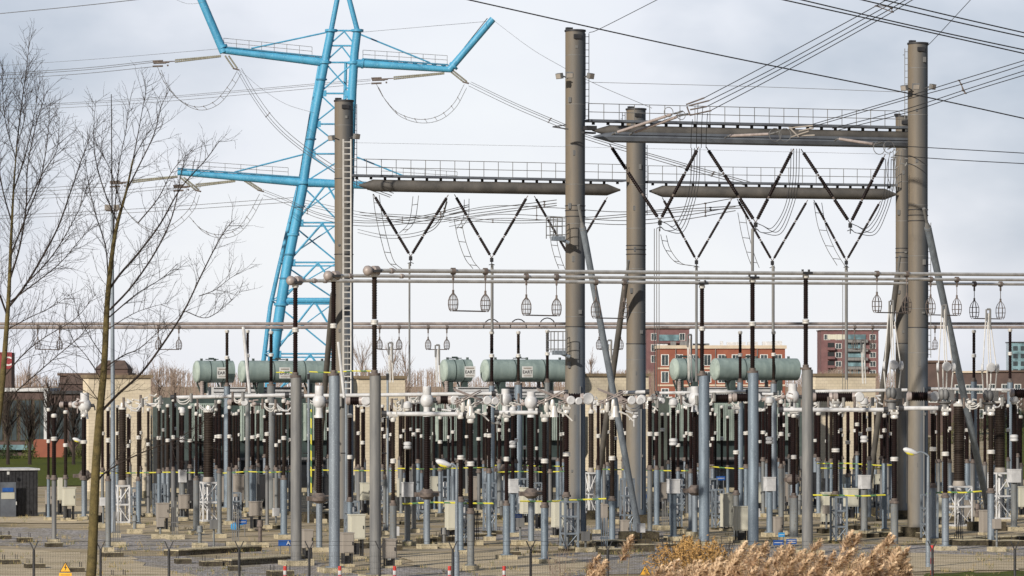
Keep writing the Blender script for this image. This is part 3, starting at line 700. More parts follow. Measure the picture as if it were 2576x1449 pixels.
# ------------------------------------------------------------------ gantry beams with walkway and railing
def gbeam(x0, y0, x1, y1, s0, s1, r, label, mt, xr0, xr1, ry, front=False):
    a = P(x0, y0, s0); b = P(x1, y1, s1); d = (b - a).normalized()
    root = thing('gantry_beam', a, label, 'gantry beam', 'horizontal gantry beams')
    L = (b - a).length; k = .75 / L
    if not front:
        MB().lathe(a, b, [(0, r * .18), (k * .1, r * .22), (k, r), (1 - k, r), (1 - k * .1, r * .22), (1, r * .18)], 20).build('tube', mt, root)
    else:
        up = UP; m_ = (a + b) / 2; k = .9 / L
        MB().lathe(a + UP * .16, b + UP * .16, [(0, r * .1), (k, r), (1 - k, r), (1, r * .1)], 20).build('tube', mt, root)
        mb = MB(); mb.lathe(a - UP * .14 - BD * .15, b - UP * .14 - BD * .15, [(0, r * .15), (k * .95, r * .92), (1 - k, r * .92), (1, r * .15)], 8); mb.build('lower_box', 'beamg', root)
        MB().beam(a + d * .9 - BD * (r + .08) + UP * .03, b - d * .6 - BD * (r + .08) + UP * .03, .14, .12).build('channel', 'beamg', root, smooth=False)
    A = a + d * ((persp(a, b, xr0)) * L); B = a + d * (persp(a, b, xr1) * L)
    zt = r + .10 + (.16 if front else 0)
    mb = MB(); n = max(4, int((B - A).length / .78)); dw = .32
    mb.box(((A + B) / 2) + UP * (zt + .08), ((B - A).length, dw * 2, .11), d, d.cross(UP) * -1, UP)
    mb.build('walkway', 'beamg', root, smooth=False)
    mb = MB()
    for i in range(n + 1):
        q = A.lerp(B, (i + .5) / (n + 1)); mb.box(q + UP * (zt - .03), (.12, .1, .14), d, d.cross(UP) * -1, UP)
    mb.build('bracket', 'dark', root, smooth=False)
    mb = MB(); hr = ry
    for side in (-1,):
        o = BD * (side * dw)
        for i in range(n + 1):
            q = A.lerp(B, i / n) + o; mb.tube(q + UP * (zt + .08), q + UP * (zt + .08 + hr), .017, n=4)
        for h in (.5, 1): mb.tube(A + o + UP * (zt + .08 + hr * h), B + o + UP * (zt + .08 + hr * h), .018, n=5)
    mb.build('railing', 'galvgrey', root)
    return root, a, b
gbeam(1490, 337, 2325, 354, 54, 51.6, .27, 'front gantry beam with slate underside between the two big columns', 'beamb', 1474, 2290, .78, True)
gbeam(904, 466, 1560, 478, 49, 47.6, .31, 'long brown rear gantry beam starting at the ladder column', 'beamb', 880, 1570, .84)
gbeam(1634, 481, 2256, 489, 47.4, 46.1, .31, 'shorter brown rear gantry beam right of the rear central column', 'beamb', 1625, 2252, .84)
# small stub brackets through the front column
root = thing('line_outrigger', P(1392, 319, 54.8), 'small dark bracket sticking out left of the front central column', 'bracket')
mb = MB(); mb.beam(P(1390, 319, 54.8), P(1430, 325, 54.8), .1, .05); mb.beam(P(1390, 319, 54.8), P(1425, 314, 54.8), .05, .05); mb.build('arm', 'dark', root)
root = thing('line_outrigger', P(1485, 322, 54.3), 'dark bracket joining front central column to the front beam', 'bracket')
mb = MB(); mb.beam(P(1466, 333, 54.6), P(1495, 335, 54.4), .2, .08); mb.box(P(1484, 322, 54.4), (.5, .5, .18)); mb.build('arm', 'dark', root)

# ------------------------------------------------------------------ V strings
def vstring(xl, yl, xa, ya, xr, yr, s, label, r=.062, half=None):
    ap = P(xa, ya, s); root = thing('insulator_string', ap, label, 'V insulator string', 'hanging V insulator strings')
    for (x, y) in ((xl, yl), (xr, yr)):
        t = P(x, y, s); d = (ap - t); mb = MB()
        segs = [(.05, .33), (.37, .64), (.68, .95)]
        for (u, v_) in segs: MB().ins(t + d * u, t + d * v_, r, 10, .1).build('insulator', 'brown', root)
        for (u, v_) in ((0, .05), (.95, 1)): mb.tube(t + d * u, t + d * v_, .025, n=6)
        for u in (.35, .66): mb.tube(t + d * (u - .014), t + d * (u + .014), .05, n=8)
        mb.build('fitting', 'rust', root)
    mb = MB(); mb.box(ap - UP * .1, (.16, .1, .22)); mb.tube(ap, ap - UP * .5, .025); mb.poly([ap - UP * .3 + RD * x_ - UP * abs(x_) * .4 for x_ in (-.16, -.08, 0, .08, .16)], .02, 5)
    mb.build('yoke', 'dark', root)
    return root
vstring(1533, 362, 1660, 555, 1758, 369, 53.6, 'leftmost V insulator string under the front beam', .088)
vstring(1776, 369, 1901, 560, 1996, 374, 53, 'middle V insulator string under the front beam', .088)
vstring(2015, 375, 2139, 562, 2227, 388, 52.4, 'rightmost V insulator string under the front beam', .088)
vstring(939, 488, 1033, 645, 1128, 490, 48.8, 'first V insulator string from the left, under the long rear beam', .08)
vstring(1143, 489, 1237, 649, 1328, 492, 48.3, 'second V insulator string from the left, under the long rear beam', .08)
vstring(1344, 493, 1436, 652, 1528, 496, 47.9, 'third rear V insulator string, hidden partly by the front central column', .07)
vstring(1666, 497, 1752, 655, 1841, 500, 47.2, 'rear V insulator string just right of the rear central column', .07)
vstring(1854, 500, 1943, 657, 2032, 503, 46.8, 'middle rear V insulator string between the right columns', .07)
vstring(2047, 503, 2129, 656, 2215, 506, 46.3, 'rear V insulator string nearest the rightmost columns', .07)

# down tubes from V strings to lower level
for (x, y0, y1, s, r, lab) in ((1030, 662, 960, 48, .05, 'first thin down conductor below the rear V strings'), (1238, 664, 835, 48, .075, 'grey down conductor left of the central column'), (1752, 668, 960, 47, .07, 'grey down conductor behind the left tall reed post'),
                           (1945, 668, 835, 47, .08, 'grey down conductor behind the middle tall reed post'), (2129, 668, 955, 46, .085, 'grey down conductor in front of the plum apartment tower'), (1893, 575, 690, 53, .07, 'pale down conductor above the middle tall reed post')):
    rod(P(x, y0, s), P(x, y1, s), r, 'down_conductor', lab, 'conductor', 'galvgrey', 'vertical down conductors')
for (x, y0, s, lab) in ((1652, 575, 52.5, 'twin thin droppers right of the rear central column'), (2126, 700, 46, 'triple thin droppers before the plum tower')):
    root = thing('dropper', P(x, y0, s), lab, 'conductor', 'thin vertical droppers'); mb = MB()
    for dx in (-6, 0, 6): mb.tube(P(x + dx, y0, s), P(x + dx, 985, s), .018, n=5)
    mb.tube(P(x - 6, y0 + 120, s), P(x + 6, y0 + 120, s), .015); mb.tube(P(x - 6, y0 + 240, s), P(x + 6, y0 + 240, s), .015)
    mb.build('wire', 'wire', root)

# ------------------------------------------------------------------ wires
def bundle(name, lines, label, cat, r, m='wire', spacers=(), group=None, n=14):
    """lines: list of point lists (already world)"""
    root = thing(name, lines[0][0], label, cat, group)
    for L in lines: MB().poly(L, r, 5).build('conductor', m, root)
    if spacers and len(lines) > 1:
        mb = MB()
        for t in spacers:
            q = [L[int(t * (len(L) - 1))] for L in lines]
            for i in range(len(q)): mb.tube(q[i], q[(i + 1) % len(q)], r * 1.1, n=5)
            for p in q: mb.tube(p - RD * r * 2.5, p + RD * r * 2.5, r * 1.9, n=6)
        mb.build('spacer', 'rust', root)
    return root
def W(pts, n=10): return curve([P(*p) for p in pts], n)
bundle('overhead_cable', [W([(1100, -18, 66), (1717, 119, 64), (2281, 234, 62), (2640, 312, 61)])], 'single dark cable sloping down right above both big columns', 'cable', .027, 'wired')
bundle('overhead_cable', [W([(1900, -16, 66), (2270, 66, 64), (2640, 149, 62)]), W([(1950, -16, 66), (2300, 66, 64), (2640, 139, 62)])], 'dark cable pair crossing top right, just above the rightmost column', 'cable', .027, 'wired')
bundle('overhead_cable', [W([(2110, -14, 66), (2400, 54, 64), (2640, 107, 62)]), W([(2170, -13, 66), (2400, 42, 64), (2640, 97, 62)])], 'dark cable pair in the extreme top right corner', 'cable', .027, 'wired')
D4 = [W([(1772, 246, 54.5), (1930, 163, 56), (2164, 37, 59), (2260, -18, 60)]), W([(1784, 253, 54.5), (1954, 168, 56), (2190, 38, 59), (2290, -18, 60)]),
      W([(1778, 268, 54), (1965, 173, 56), (2200, 45, 59), (2308, -18, 60)]), W([(1790, 277, 54), (1982, 176, 56), (2200, 56, 59), (2325, -18, 60)])]
bundle('conductor_bundle', D4, 'quad conductor bundle rising steeply to the top right', 'conductor bundle', .020, 'wired', (.77,))
E4 = [W([(2040, 314, 53), (2274, 245, 55), (2430, 197, 57), (2640, 133, 59)]), W([(2046, 318, 53), (2274, 252, 55), (2436, 207, 57), (2640, 143, 59)]),
      W([(2094, 323, 53), (2274, 276, 55), (2440, 222, 57), (2640, 158, 59)]), W([(2110, 327, 53), (2290, 281, 55), (2446, 229, 57), (2640, 170, 59)])]
bundle('conductor_bundle', E4, 'quad conductor bundle leaving the front beam to the right edge', 'conductor bundle', .020, 'wired', (.66,))
bundle('conductor_bundle', [W([(2240, 366, 52), (2400, 375, 54), (2640, 389, 57)]), W([(2250, 391, 52), (2400, 402, 54), (2640, 415, 57)])], 'two nearly level conductors right of the rightmost big column', 'conductor bundle', .020, 'wired')
bundle('earth_wire', [W([(1482, 82, 54.4), (1510, 72, 55), (1652, 0, 58), (1700, -25, 59)])], 'earth wire rising right from the top of the tallest central column', 'earth wire', .016, 'wired')
bundle('earth_wire', [W([(2331, 117, 52), (2352, 96, 52.5), (2441, 0, 55), (2462, -25, 55)])], 'earth wire rising from the top of the rightmost big column', 'earth wire', .016, 'wired')
for (pts, lab) in (([(1490, 207, 54), (1900, 218, 56), (2280, 232, 58)], 'faint thin wire between the two big columns high up'), ([(895, 359, 30), (1418, 369, 32), (2240, 388, 34)], 'faint level thin wire above the rear railings'),
                   ([(2336, 372, 52), (2340, 372, 52), (2342, 372, 52)], '')):
    if lab: bundle('thin_wire', [W(pts)], lab, 'wire', .011, 'wire')
# tower lines leaving left
bundle('line_conductor', [W([(0 - 40, 33 + 5, 22), (180, 17, 23), (355, -2, 24), (420, -10, 24)])], 'single wire crossing the top left corner', 'line conductor', .04, 'wire')
bundle('line_conductor', [W([(-40, 187, 20), (200, 172, 22), (385, 153, 24.5)]), W([(-40, 192, 20), (200, 177, 22), (385, 157, 24.5)]), W([(-40, 202, 20), (200, 186, 22), (385, 168, 24.5)])], 'upper triple line from the left crossarm to the left edge', 'line conductor', .03, 'wire')
bundle('line_conductor', [W([(-40, 168, 20), (250, 148, 22), (550, 123, 25)])], 'thin wire just above the upper left triple line', 'line conductor', .018, 'wire')
bundle('line_conductor', [W([(-40, 270, 19), (350, 248, 21), (790, 211, 23.5), (932, 199, 24)]), W([(-40, 274, 19), (350, 252, 21), (790, 215, 23.5), (932, 203, 24)]), W([(-40, 281, 19), (350, 260, 21), (790, 222, 23.5), (932, 210, 24)])], 'triple line passing behind the tower under the upper crossarm', 'line conductor', .024, 'wire')
bundle('line_conductor', [W([(-40, 478, 20), (120, 472, 22), (268, 461, 24.5)]), W([(-40, 487, 20), (120, 480, 22), (268, 470, 24.5)])], 'lower double line from the left crossarm tip to the left edge', 'line conductor', .028, 'wire')
bundle('line_conductor', [W([(-40, 496, 20), (220, 485, 22), (428, 467, 24.5)]), W([(-40, 505, 20), (220, 493, 22), (428, 474, 24.5)])], 'second lower double line ending at the inner left insulator', 'line conductor', .025, 'wire')
bundle('line_conductor', [W([(-40, 545, 19), (350, 525, 21), (740, 497, 23)]), W([(-40, 552, 19), (350, 534, 21), (740, 508, 23)])], 'double line passing behind the tower below the lower crossarm', 'line conductor', .03, 'wire')
bundle('thin_wire', [W([(899, 82, 25), (1060, 68, 26), (1225, 54, 25)])], 'thin wire linking tower head to the right raised arm', 'wire', .018, 'wire')
bundle('thin_wire', [W([(1240, 50, 25), (1330, 118, 30), (1418, 170, 38), (1500, 212, 44), (1640, 272, 47)])], 'thin wire sloping from right raised arm tip to the central columns', 'wire', .014, 'wire')
bundle('thin_wire', [W([(603, 176, 25), (660, 225, 26), (720, 262, 28), (790, 284, 30)])], 'thin sagging wire left of the tower shaft', 'wire', .014, 'wire')
bundle('thin_wire', [W([(440, -2, 26), (470, 9, 26), (500, 8, 26), (520, 2, 26)])], 'short thin wire loop at the very top left', 'wire', .014, 'wire')
def jumper(pts, s, off, label, r=.026):
    a = W([(x, y, s) for (x, y) in pts], 8); b = W([(x + off[0], y + off[1], s) for (x, y) in pts], 8)
    root = thing('jumper_loop', a[0], label, 'jumper loop', 'jumper loops under the tower arms')
    MB().poly(a, r, 5).build('conductor', 'wire', root); MB().poly(b, r, 5).build('conductor', 'wire', root)
    mb = MB()
    for i in range(3, len(a) - 2, 4): mb.tube(a[i], b[i], r * .8, n=4); mb.tube(a[i] - UP * .07, a[i] + UP * .07, r * 1.6, n=5)
    mb.build('spacer', 'rust', root)
jumper([(396, 168), (415, 210), (450, 250), (495, 269), (540, 255), (575, 215), (597, 178)], 25, (9, 8), 'U shaped jumper loop under the upper left crossarm')
jumper([(946, 210), (965, 245), (1000, 283), (1050, 300), (1100, 293), (1140, 262), (1168, 212)], 25, (6, 9), 'U shaped jumper loop under the upper right crossarm')
jumper([(476, 545), (505, 575), (545, 590), (590, 580), (625, 540), (653, 488)], 25, (8, 9), 'U shaped jumper loop under the lower left crossarm')
jumper([(290, 472), (310, 520), (350, 562), (395, 580), (440, 560), (480, 520), (495, 482)], 25, (7, 9), 'jumper loop half hidden by the bare tree branches')
# conductors from the tower into the yard
def tri(pts, offs, label, r=.024, sp=(.35, .9)):
    bundle('incoming_line', [W([(x + dx, y + dy, s) for (x, y, s) in pts]) for (dx, dy) in offs], label, 'line conductor', r, 'wire', sp, 'incoming lines from tower to gantry')
tri([(602, 178, 25), (640, 243, 27), (690, 310, 30), (760, 372, 33), (880, 450, 38), (985, 492, 47)], [(0, 0), (5, -6), (-4, 4)], 'triple line dropping right from the upper left arm behind the tower')
tri([(1182, 210, 25), (1290, 262, 30), (1419, 317, 36), (1480, 345, 40), (1700, 410, 43), (1884, 462, 45.5)], [(0, 0), (3, -4), (-3, 6)], 'triple line dropping right from the upper right arm behind the central column')
tri([(662, 482, 25), (720, 505, 27), (800, 540, 31), (905, 560, 36), (1040, 552, 42), (1180, 520, 47)], [(0, 0), (0, -5), (0, 8)], 'triple line sagging from lower left arm towards the first V string')
tri([(740, 497, 24), (900, 532, 28), (1060, 548, 34), (1200, 528, 40), (1330, 512, 45), (1400, 503, 47)], [(0, 0), (0, 8), (0, 14)], 'grey lines crossing behind the left rear V strings')
tri([(900, 577, 26), (960, 590, 30), (1020, 590, 34), (1080, 575, 40), (1110, 545, 44), (1125, 500, 47)], [(0, 0), (0, 8)], 'low sagging double line behind the first V string')
tri([(1130, 560, 30), (1240, 540, 34), (1400, 545, 38), (1560, 555, 42), (1700, 545, 45), (1850, 520, 46)], [(0, 0), (0, -22), (0, 10)], 'grey lines crossing behind the central columns at V string height')
tri([(905, 535, 30), (1100, 545, 34), (1300, 555, 38), (1500, 545, 42), (1700, 528, 45), (1870, 517, 46)], [(0, 0), (0, 6)], 'long nearly level double line behind the V strings')
# wavy droppers next to V strings
def dropper(pts, s, off, label, r=.017, m='wire'):
    a = W([(x, y, s) for (x, y) in pts], 7); b = W([(x + off, y + 2, s) for (x, y) in pts], 7)
    root = thing('dropper_pair', a[0], label, 'dropper', 'curved dropper conductors beside the V strings')
    MB().poly(a, r, 5).build('conductor', m, root); MB().poly(b, r, 5).build('conductor', m, root); mb = MB()
    for i in range(3, len(a), 5): mb.tube(a[i], b[i], r, n=4)
    mb.build('spacer', m, root)
dropper([(938, 488), (945, 540), (958, 600), (975, 655), (1000, 678)], 49, 16, 'curved dropper pair left of the first V string')
dropper([(1053, 492), (1047, 540), (1038, 565), (1018, 585)], 48, -14, 'short curved dropper pair inside the first V string')
dropper([(1142, 550), (1152, 600), (1170, 650), (1190, 676)], 48, 18, 'curved dropper pair left of the second V string')
dropper([(1180, 500), (1178, 545), (1160, 575)], 48, -12, 'short curved dropper pair inside the second V string')
dropper([(1382, 560), (1386, 610), (1396, 650), (1406, 676)], 48, 16, 'curved dropper pair by the small cage platform')
dropper([(1856, 535), (1866, 590), (1880, 640), (1892, 672)], 46.6, 18, 'curved dropper pair left of the middle right V string')
dropper([(2047, 508), (2058, 570), (2080, 625), (2106, 668)], 46.2, 20, 'curved dropper pair left of the rightmost rear V string')
dropper([(1662, 590), (1672, 625), (1700, 660), (1740, 668)], 47, 14, 'curved dropper pair below the leftmost front V string')
def swag(x0, y0, x1, y1, s, label):
    root = thing('swag_conductors', P(x0, y0, s), label, 'dropper', 'swagged conductor bundles at the front V strings')
    for k in range(4):
        o = k * 7; pts = [(x0 + o, y0), (x0 - 3 + o, y0 + (y1 - y0) * .45), (x0 - 18 + o, y0 + (y1 - y0) * .8), ((x0 + x1) / 2 - 4 + o, y1 + 8 + k * 5), (x1 + 14, y1 + 2 + (k % 2) * 18), (x1, y1 - 4 + (k % 2) * 14)]
        MB().poly(W([(x, y, s) for (x, y) in pts], 7), .017, 5).build('conductor', 'wired', root)
swag(1740, 372, 1662, 560, 53.7, 'swagged conductors right of the leftmost front V string')
swag(1990, 374, 1903, 565, 53.1, 'swagged conductors right of the middle front V string')
swag(2228, 400, 2141, 566, 52.5, 'swagged conductors right of the rightmost front V string')
root = thing('dropper', P(1748, 285, 54.6), 'thin hangers from the quad bundle past the front beam', 'conductor', 'thin vertical droppers'); mb = MB()
for (x, a, b) in ((1742, 300, 372), (1756, 262, 372), (1768, 268, 372), (1780, 285, 372)): mb.poly(W([(x, a, 54.7), (x - 3, (a + b) / 2, 54.7), (x - 4, b, 54.3)], 4), .015, 4)
mb.build('wire', 'wired', root)
# tension strings on the front beam
def tstring(pts2, s, label, m, rings, r=.07):
    root = thing('tension_string', P(*pts2[0][0], s), label, 'tension insulator', 'tension insulators on the front beam')
    for (a, b) in pts2:
        p = P(*a, s); q = P(*b, s + .6); MB().ins(p.lerp(q, .04), p.lerp(q, .96), r, 10, .08).build('insulator', m, root)
    mb = MB()
    for (x, y, rr) in rings:
        c = P(x, y, s + .8); mb.poly([c + RD * (rr * math.cos(a)) + UP * (rr * math.sin(a)) for a in [2 * math.pi * k / 14 for k in range(15)]], .018, 5)
    for (a, b) in pts2: mb.tube(P(*a, s), P(a[0] - 8, a[1] + 5, s - .4), .04); mb.tube(P(*b, s + .6), P(b[0] + 22, b[1] - 6, s + .8), .04)
    mb.build('grading_ring', 'galvgrey', root)
tstring([((1548, 334), (1695, 286)), ((1592, 334), (1708, 292))], 54.6, 'twin pale tension insulators rising right at the front beam left end', 'pink', [(1682, 282, .22), (1714, 290, .2)])
tstring([((1832, 342), (1938, 337))], 54.2, 'pinkish tension insulator lying along the middle of the front beam', 'pink', [(1950, 339, .3), (1975, 339, .3)])
tstring([((2108, 349), (2200, 363))], 53.6, 'pinkish tension insulator sloping down at the front beam right end', 'pink', [(2212, 372, .3), (2236, 370, .28)])
root = thing('dead_end_clamps', P(1990, 325, 54), 'cluster of brass coloured clamps at the front beam centre', 'clamp'); mb = MB()
for (x0, y0, x1, y1) in ((1985, 320, 2010, 345), (1985, 322, 2045, 316), (2000, 342, 2050, 340), (1990, 345, 2035, 330), (2010, 330, 2046, 322)): mb.tube(P(x0, y0, 54.4), P(x1, y1, 54.6), .035)
mb.build('clamp', 'taupe', root)
root = thing('dead_end_clamps', P(1740, 270, 54.6), 'dark yoke and clamps ending the steep quad bundle', 'clamp'); mb = MB()
for (x0, y0, x1, y1) in ((1728, 268, 1736, 290), (1700, 291, 1735, 288), (1726, 263, 1772, 246), (1735, 290, 1790, 278), (1736, 276, 1778, 268), (1733, 266, 1784, 253)): mb.tube(P(x0, y0, 54.9), P(x1, y1, 54.9), .035)
mb.build('clamp', 'rust', root)
root = thing('terminal_cluster', P(2260, 372, 50), 'tangle of white clamps between slim column and right beam end', 'clamp'); mb = MB()
for k in range(18): a = P(2238 + R.uniform(0, 50), 362 + R.uniform(0, 60), 50); mb.tube(a, a + Vector((R.uniform(-.35, .35), 0, R.uniform(-.3, .3))), .03)
for k in range(5): mb.poly(W([(2240 + k * 7, 380, 50), (2236 + k * 7 + R.uniform(-6, 6), 430, 50), (2244 + k * 5, 480, 50)], 5), .016, 4)
mb.build('clamp', 'galvgrey', root)

# ------------------------------------------------------------------ blue lattice tower
ts = 25.0
tw = thing('transmission_tower', P(760, 1000, ts).to_2d().to_3d(), 'turquoise blue tubular transmission tower with two crossarms, behind the yard', 'transmission tower')
def tw_line(pts, r, name, s=ts, m='blue', n=14, r2=None):
    MB().poly([P(x, y, s) for (x, y) in pts], r, n, r2).build(name, m, tw)
LL = [(848, -60), (848, 0), (833, 77), (817, 157), (790, 300), (770, 417), (763, 467), (740, 583), (723, 666), (707, 766), (690, 880), (670, 1060)]
def xl(y, T):
    for i in range(len(T) - 1):
        if T[i][1] <= y <= T[i + 1][1]: return T[i][0] + (T[i + 1][0] - T[i][0]) * (y - T[i][1]) / (T[i + 1][1] - T[i][1])
    return T[-1][0]
RL = [(872, -60), (879, 0), (899, 77), (892, 133), (886, 230), (880, 420), (876, 600), (872, 880), (868, 1060)]
LR = [(806, 150), (780, 300), (757, 440), (728, 560), (700, 680), (680, 770), (664, 900), (640, 1060)]
RR = [(870, 157), (866, 300), (862, 440), (850, 660), (846, 900), (842, 1060)]
tw_line(LL[:3], .26, 'upper_leg'); tw_line(LL[2:7], .42, 'leg', r2=.46); tw_line(LL[6:], .48, 'leg', r2=.56)
tw_line(RL[:3], .26, 'upper_leg'); tw_line(RL[2:], .42, 'leg', r2=.5)
tw_line(LR, .16, 'rear_leg', 24.2, r2=.26); tw_line(RR, .16, 'rear_leg', 24.2, r2=.26)
mb = MB()
lv = [77, 115, 157, 235, 312, 387, 460, 560, 660, 756, 890, 1010]
for i, y in enumerate(lv):
    a = P(xl(y, LL), y, ts); b = P(xl(y, RL), y, ts)
    mb.tube(a, b, .28 if y == 756 else .09, n=8)
    if y >= 157:
        c = P(xl(y, LR), y, 24.2); e = P(xl(y, RR), y, 24.2); mb.tube(c, e, .08, n=6); mb.tube(a, c, .08, n=6); mb.tube(b, e, .08, n=6)
    if i < len(lv) - 1:
        y2 = lv[i + 1]; m_ = P((xl(y, LL) + xl(y, RL)) / 2, y + 2, ts); a2 = P(xl(y2, LL), y2, ts); b2 = P(xl(y2, RL), y2, ts)
        rr = .085 if y < 460 else .12
        if y < 157: mb.tube(m_, a2, rr, n=6); mb.tube(m_, b2, rr, n=6)
        elif y < 455: mb.tube(a, b2, rr, n=6); mb.tube(b, a2, rr, n=6)
        else:
            mb.tube(m_, a2, rr, n=6); mb.tube(m_, b2, rr, n=6); c3 = P(xl(y, LR), y, 24.2); d3 = P(xl(y2, RR), y2, 24.2); mb.tube(c3, d3, rr * .8, n=6); mb.tube(P(xl(y, RR), y, 24.2), P(xl(y2, LR), y2, 24.2), rr * .6, n=6)
            mb.tube(a - UP * .35, b - UP * .35, rr * .7, n=6)
mb.build('lattice_bracing', 'blue', tw)
mb = MB()
for (x, y, w_) in ((833, 77, .62), (899, 77, .62), (817, 157, .62), (889, 158, .6), (763, 460, .66), (707, 766, .72), (738, 590, .62)):
    c = P(x, y, ts); MB().lathe(c - UP * .12, c + UP * .12, [(0, w_), (1, w_)], 16).build('flange', 'blue', tw)
for y in lv[3:-1]:
    for T in (LL, RL):
        c = P(xl(y, T), y, ts); sgn = 1 if T is LL else -1
        MB().box(c + Vector((sgn * .52, -.1, 0)), (.5, .05, .62), Vector((1, 0, 0)), Vector((0, 1, 0))).build('gusset_plate', 'blue', tw, smooth=False)
for y in (200, 350, 520, 640, 700, 830):
    c = P(xl(y, LL), y, ts); MB().lathe(c - UP * .07, c + UP * .07, [(0, .56 + (y > 460) * .06), (1, .56 + (y > 460) * .06)], 16).build('flange', 'bluedark', tw)
def arm(a, b, r, r2, name='crossarm', tip=None):
    p = P(*a, ts); q = P(*b, ts); MB().tube(p, q, r, r2, 16).build(name, 'blue', tw)
arm((880, 158), (1135, 175), .44, .30); arm((825, 158), (562, 127), .44, .32); arm((1130, 176), (1240, 48), .36, .34, 'raised_arm'); arm((563, 132), (490, -40), .42, .40, 'raised_arm')
arm((765, 459), (447, 434), .44, .28); arm((775, 459), (1150, 478), .44, .28)
mb = MB()
for (x, y, dx, dy) in ((1141, 166, 11, -12), (560, 118, -5, -12), (912, 160, 10, 1)):
    p = P(x, y, ts); d = (P(x + dx, y + dy, ts) - p).normalized(); MB().lathe(p - d * .12, p + d * .12, [(0, .5), (1, .5)], 16).build('arm_flange', 'blue', tw)
mb = MB()
for (x0, y0, x1, y1) in ((833, 79, 632, 122), (900, 84, 1082, 158), (765, 388, 590, 433), (897, 395, 1024, 446)): MB().tube(P(x0, y0, ts - .2), P(x1, y1, ts - .2), .09, n=6).build('stay', 'blue', tw)
mb = MB()
for (x0, y0, x1, y1) in ((563, 118, 812, 143), (912, 148, 1128, 163), (447, 424, 757, 446)):
    mb = MB(); mb.beam(P(x0, y0, ts), P(x1, y1, ts), .5, .12)
    n = 9
    for i in range(n): q = P(x0 + (x1 - x0) * (i + .5) / n, y0 + (y1 - y0) * (i + .5) / n, ts) - UP * .15; mb.box(q, (.35, .4, .2))
    mb.build('walkway', 'bluedark', tw, smooth=False)
mb = MB()
for (x0, y0, x1, y1, h) in ((563, 118, 785, 140, 22), (913, 148, 1125, 162, 22), (447, 424, 725, 443, 21), (960, 440, 1150, 452, 20)):
    n = 7; mb = MB()
    for i in range(n + 1):
        q = P(x0 + (x1 - x0) * i / n, y0 + (y1 - y0) * i / n, ts - .1); mb.tube(q, q + UP * (h / ts), .022, n=4)
    for k in (.5, 1): mb.tube(P(x0, y0 - h * k, ts - .1), P(x1, y1 - h * k, ts - .1), .024, n=4)
    mb.build('railing', 'galvgrey', tw)
mb = MB()
for (T, ya, yb, o) in ((LL, 300, 900, -13),):
    for y in range(ya, yb, 14):
        a = P(xl(y, T) + o, y, ts); b = P(xl(y, T) + o + 5, y, ts); mb.tube(a, b, .03, n=4)
    mb.poly([P(xl(y, T) + o, y, ts) for y in range(ya, yb, 50)], .03, 4); mb.poly([P(xl(y, T) + o + 5, y, ts) for y in range(ya, yb, 50)], .03, 4)
mb.build('climbing_rail', 'dark', tw)
MB().poly([P(1226, 46, ts), P(1128, 170, ts)], .04, 4).build('climbing_rail', 'dark', tw); MB().poly([P(508, -10, ts), P(567, 120, ts)], .04, 4).build('climbing_rail', 'dark', tw)
for i, (x0, y0, x1, y1, lab) in enumerate(((440, 153, 556, 141, 'long grey string pulling left from the upper left crossarm'), (990, 196, 1118, 184, 'long grey string under the upper right crossarm'), (332, 456, 447, 444, 'long grey string at the lower left crossarm tip'), (492, 466, 592, 455, 'long grey string under the lower left crossarm middle'))):
    root = thing('tension_string', P(x1, y1, ts), lab, 'tension insulator', 'tension strings on the blue tower')
    for o in (-2, 3): MB().ins(P(x0, y0 + o, ts), P(x1, y1 + o * .4, ts), .085, 8, .18).build('insulator', 'olive', root)
    mb = MB(); mb.tube(P(x0 - 55, y0 + 4, ts), P(x0, y0 + 1, ts), .05); 
    for (dx0, dx1, dy) in ((-56, -30, 1), (-54, -22, 6), (-56, -30, 14), (-26, -14, 4), (-20, -16, 12)): mb.tube(P(x0 + dx0, y0 + dy, ts), P(x0 + dx1, y0 + dy - 1, ts), .09)
    mb.build('line_clamp', 'rust', root)
for (x0, y0, x1, y1, lab) in ((570, 140, 592, 172, 'short twin string below the upper left arm tip'), (1135, 178, 1170, 206, 'short twin string below the upper right arm tip'), (457, 446, 496, 478, 'short twin string at the lower left arm tip'), (614, 452, 654, 478, 'short twin string below the lower left arm middle')):
    root = thing('tension_string', P(x0, y0, ts), lab, 'tension insulator', 'tension strings on the blue tower')
    for o in (-4, 5): MB().ins(P(x0 + o, y0, ts), P(x1 + o, y1, ts), .09, 8, .18).build('insulator', 'olive', root)
    MB().tube(P(x1 - 6, y1, ts), P(x1 + 10, y1 + 4, ts), .08).build('yoke', 'rust', root)

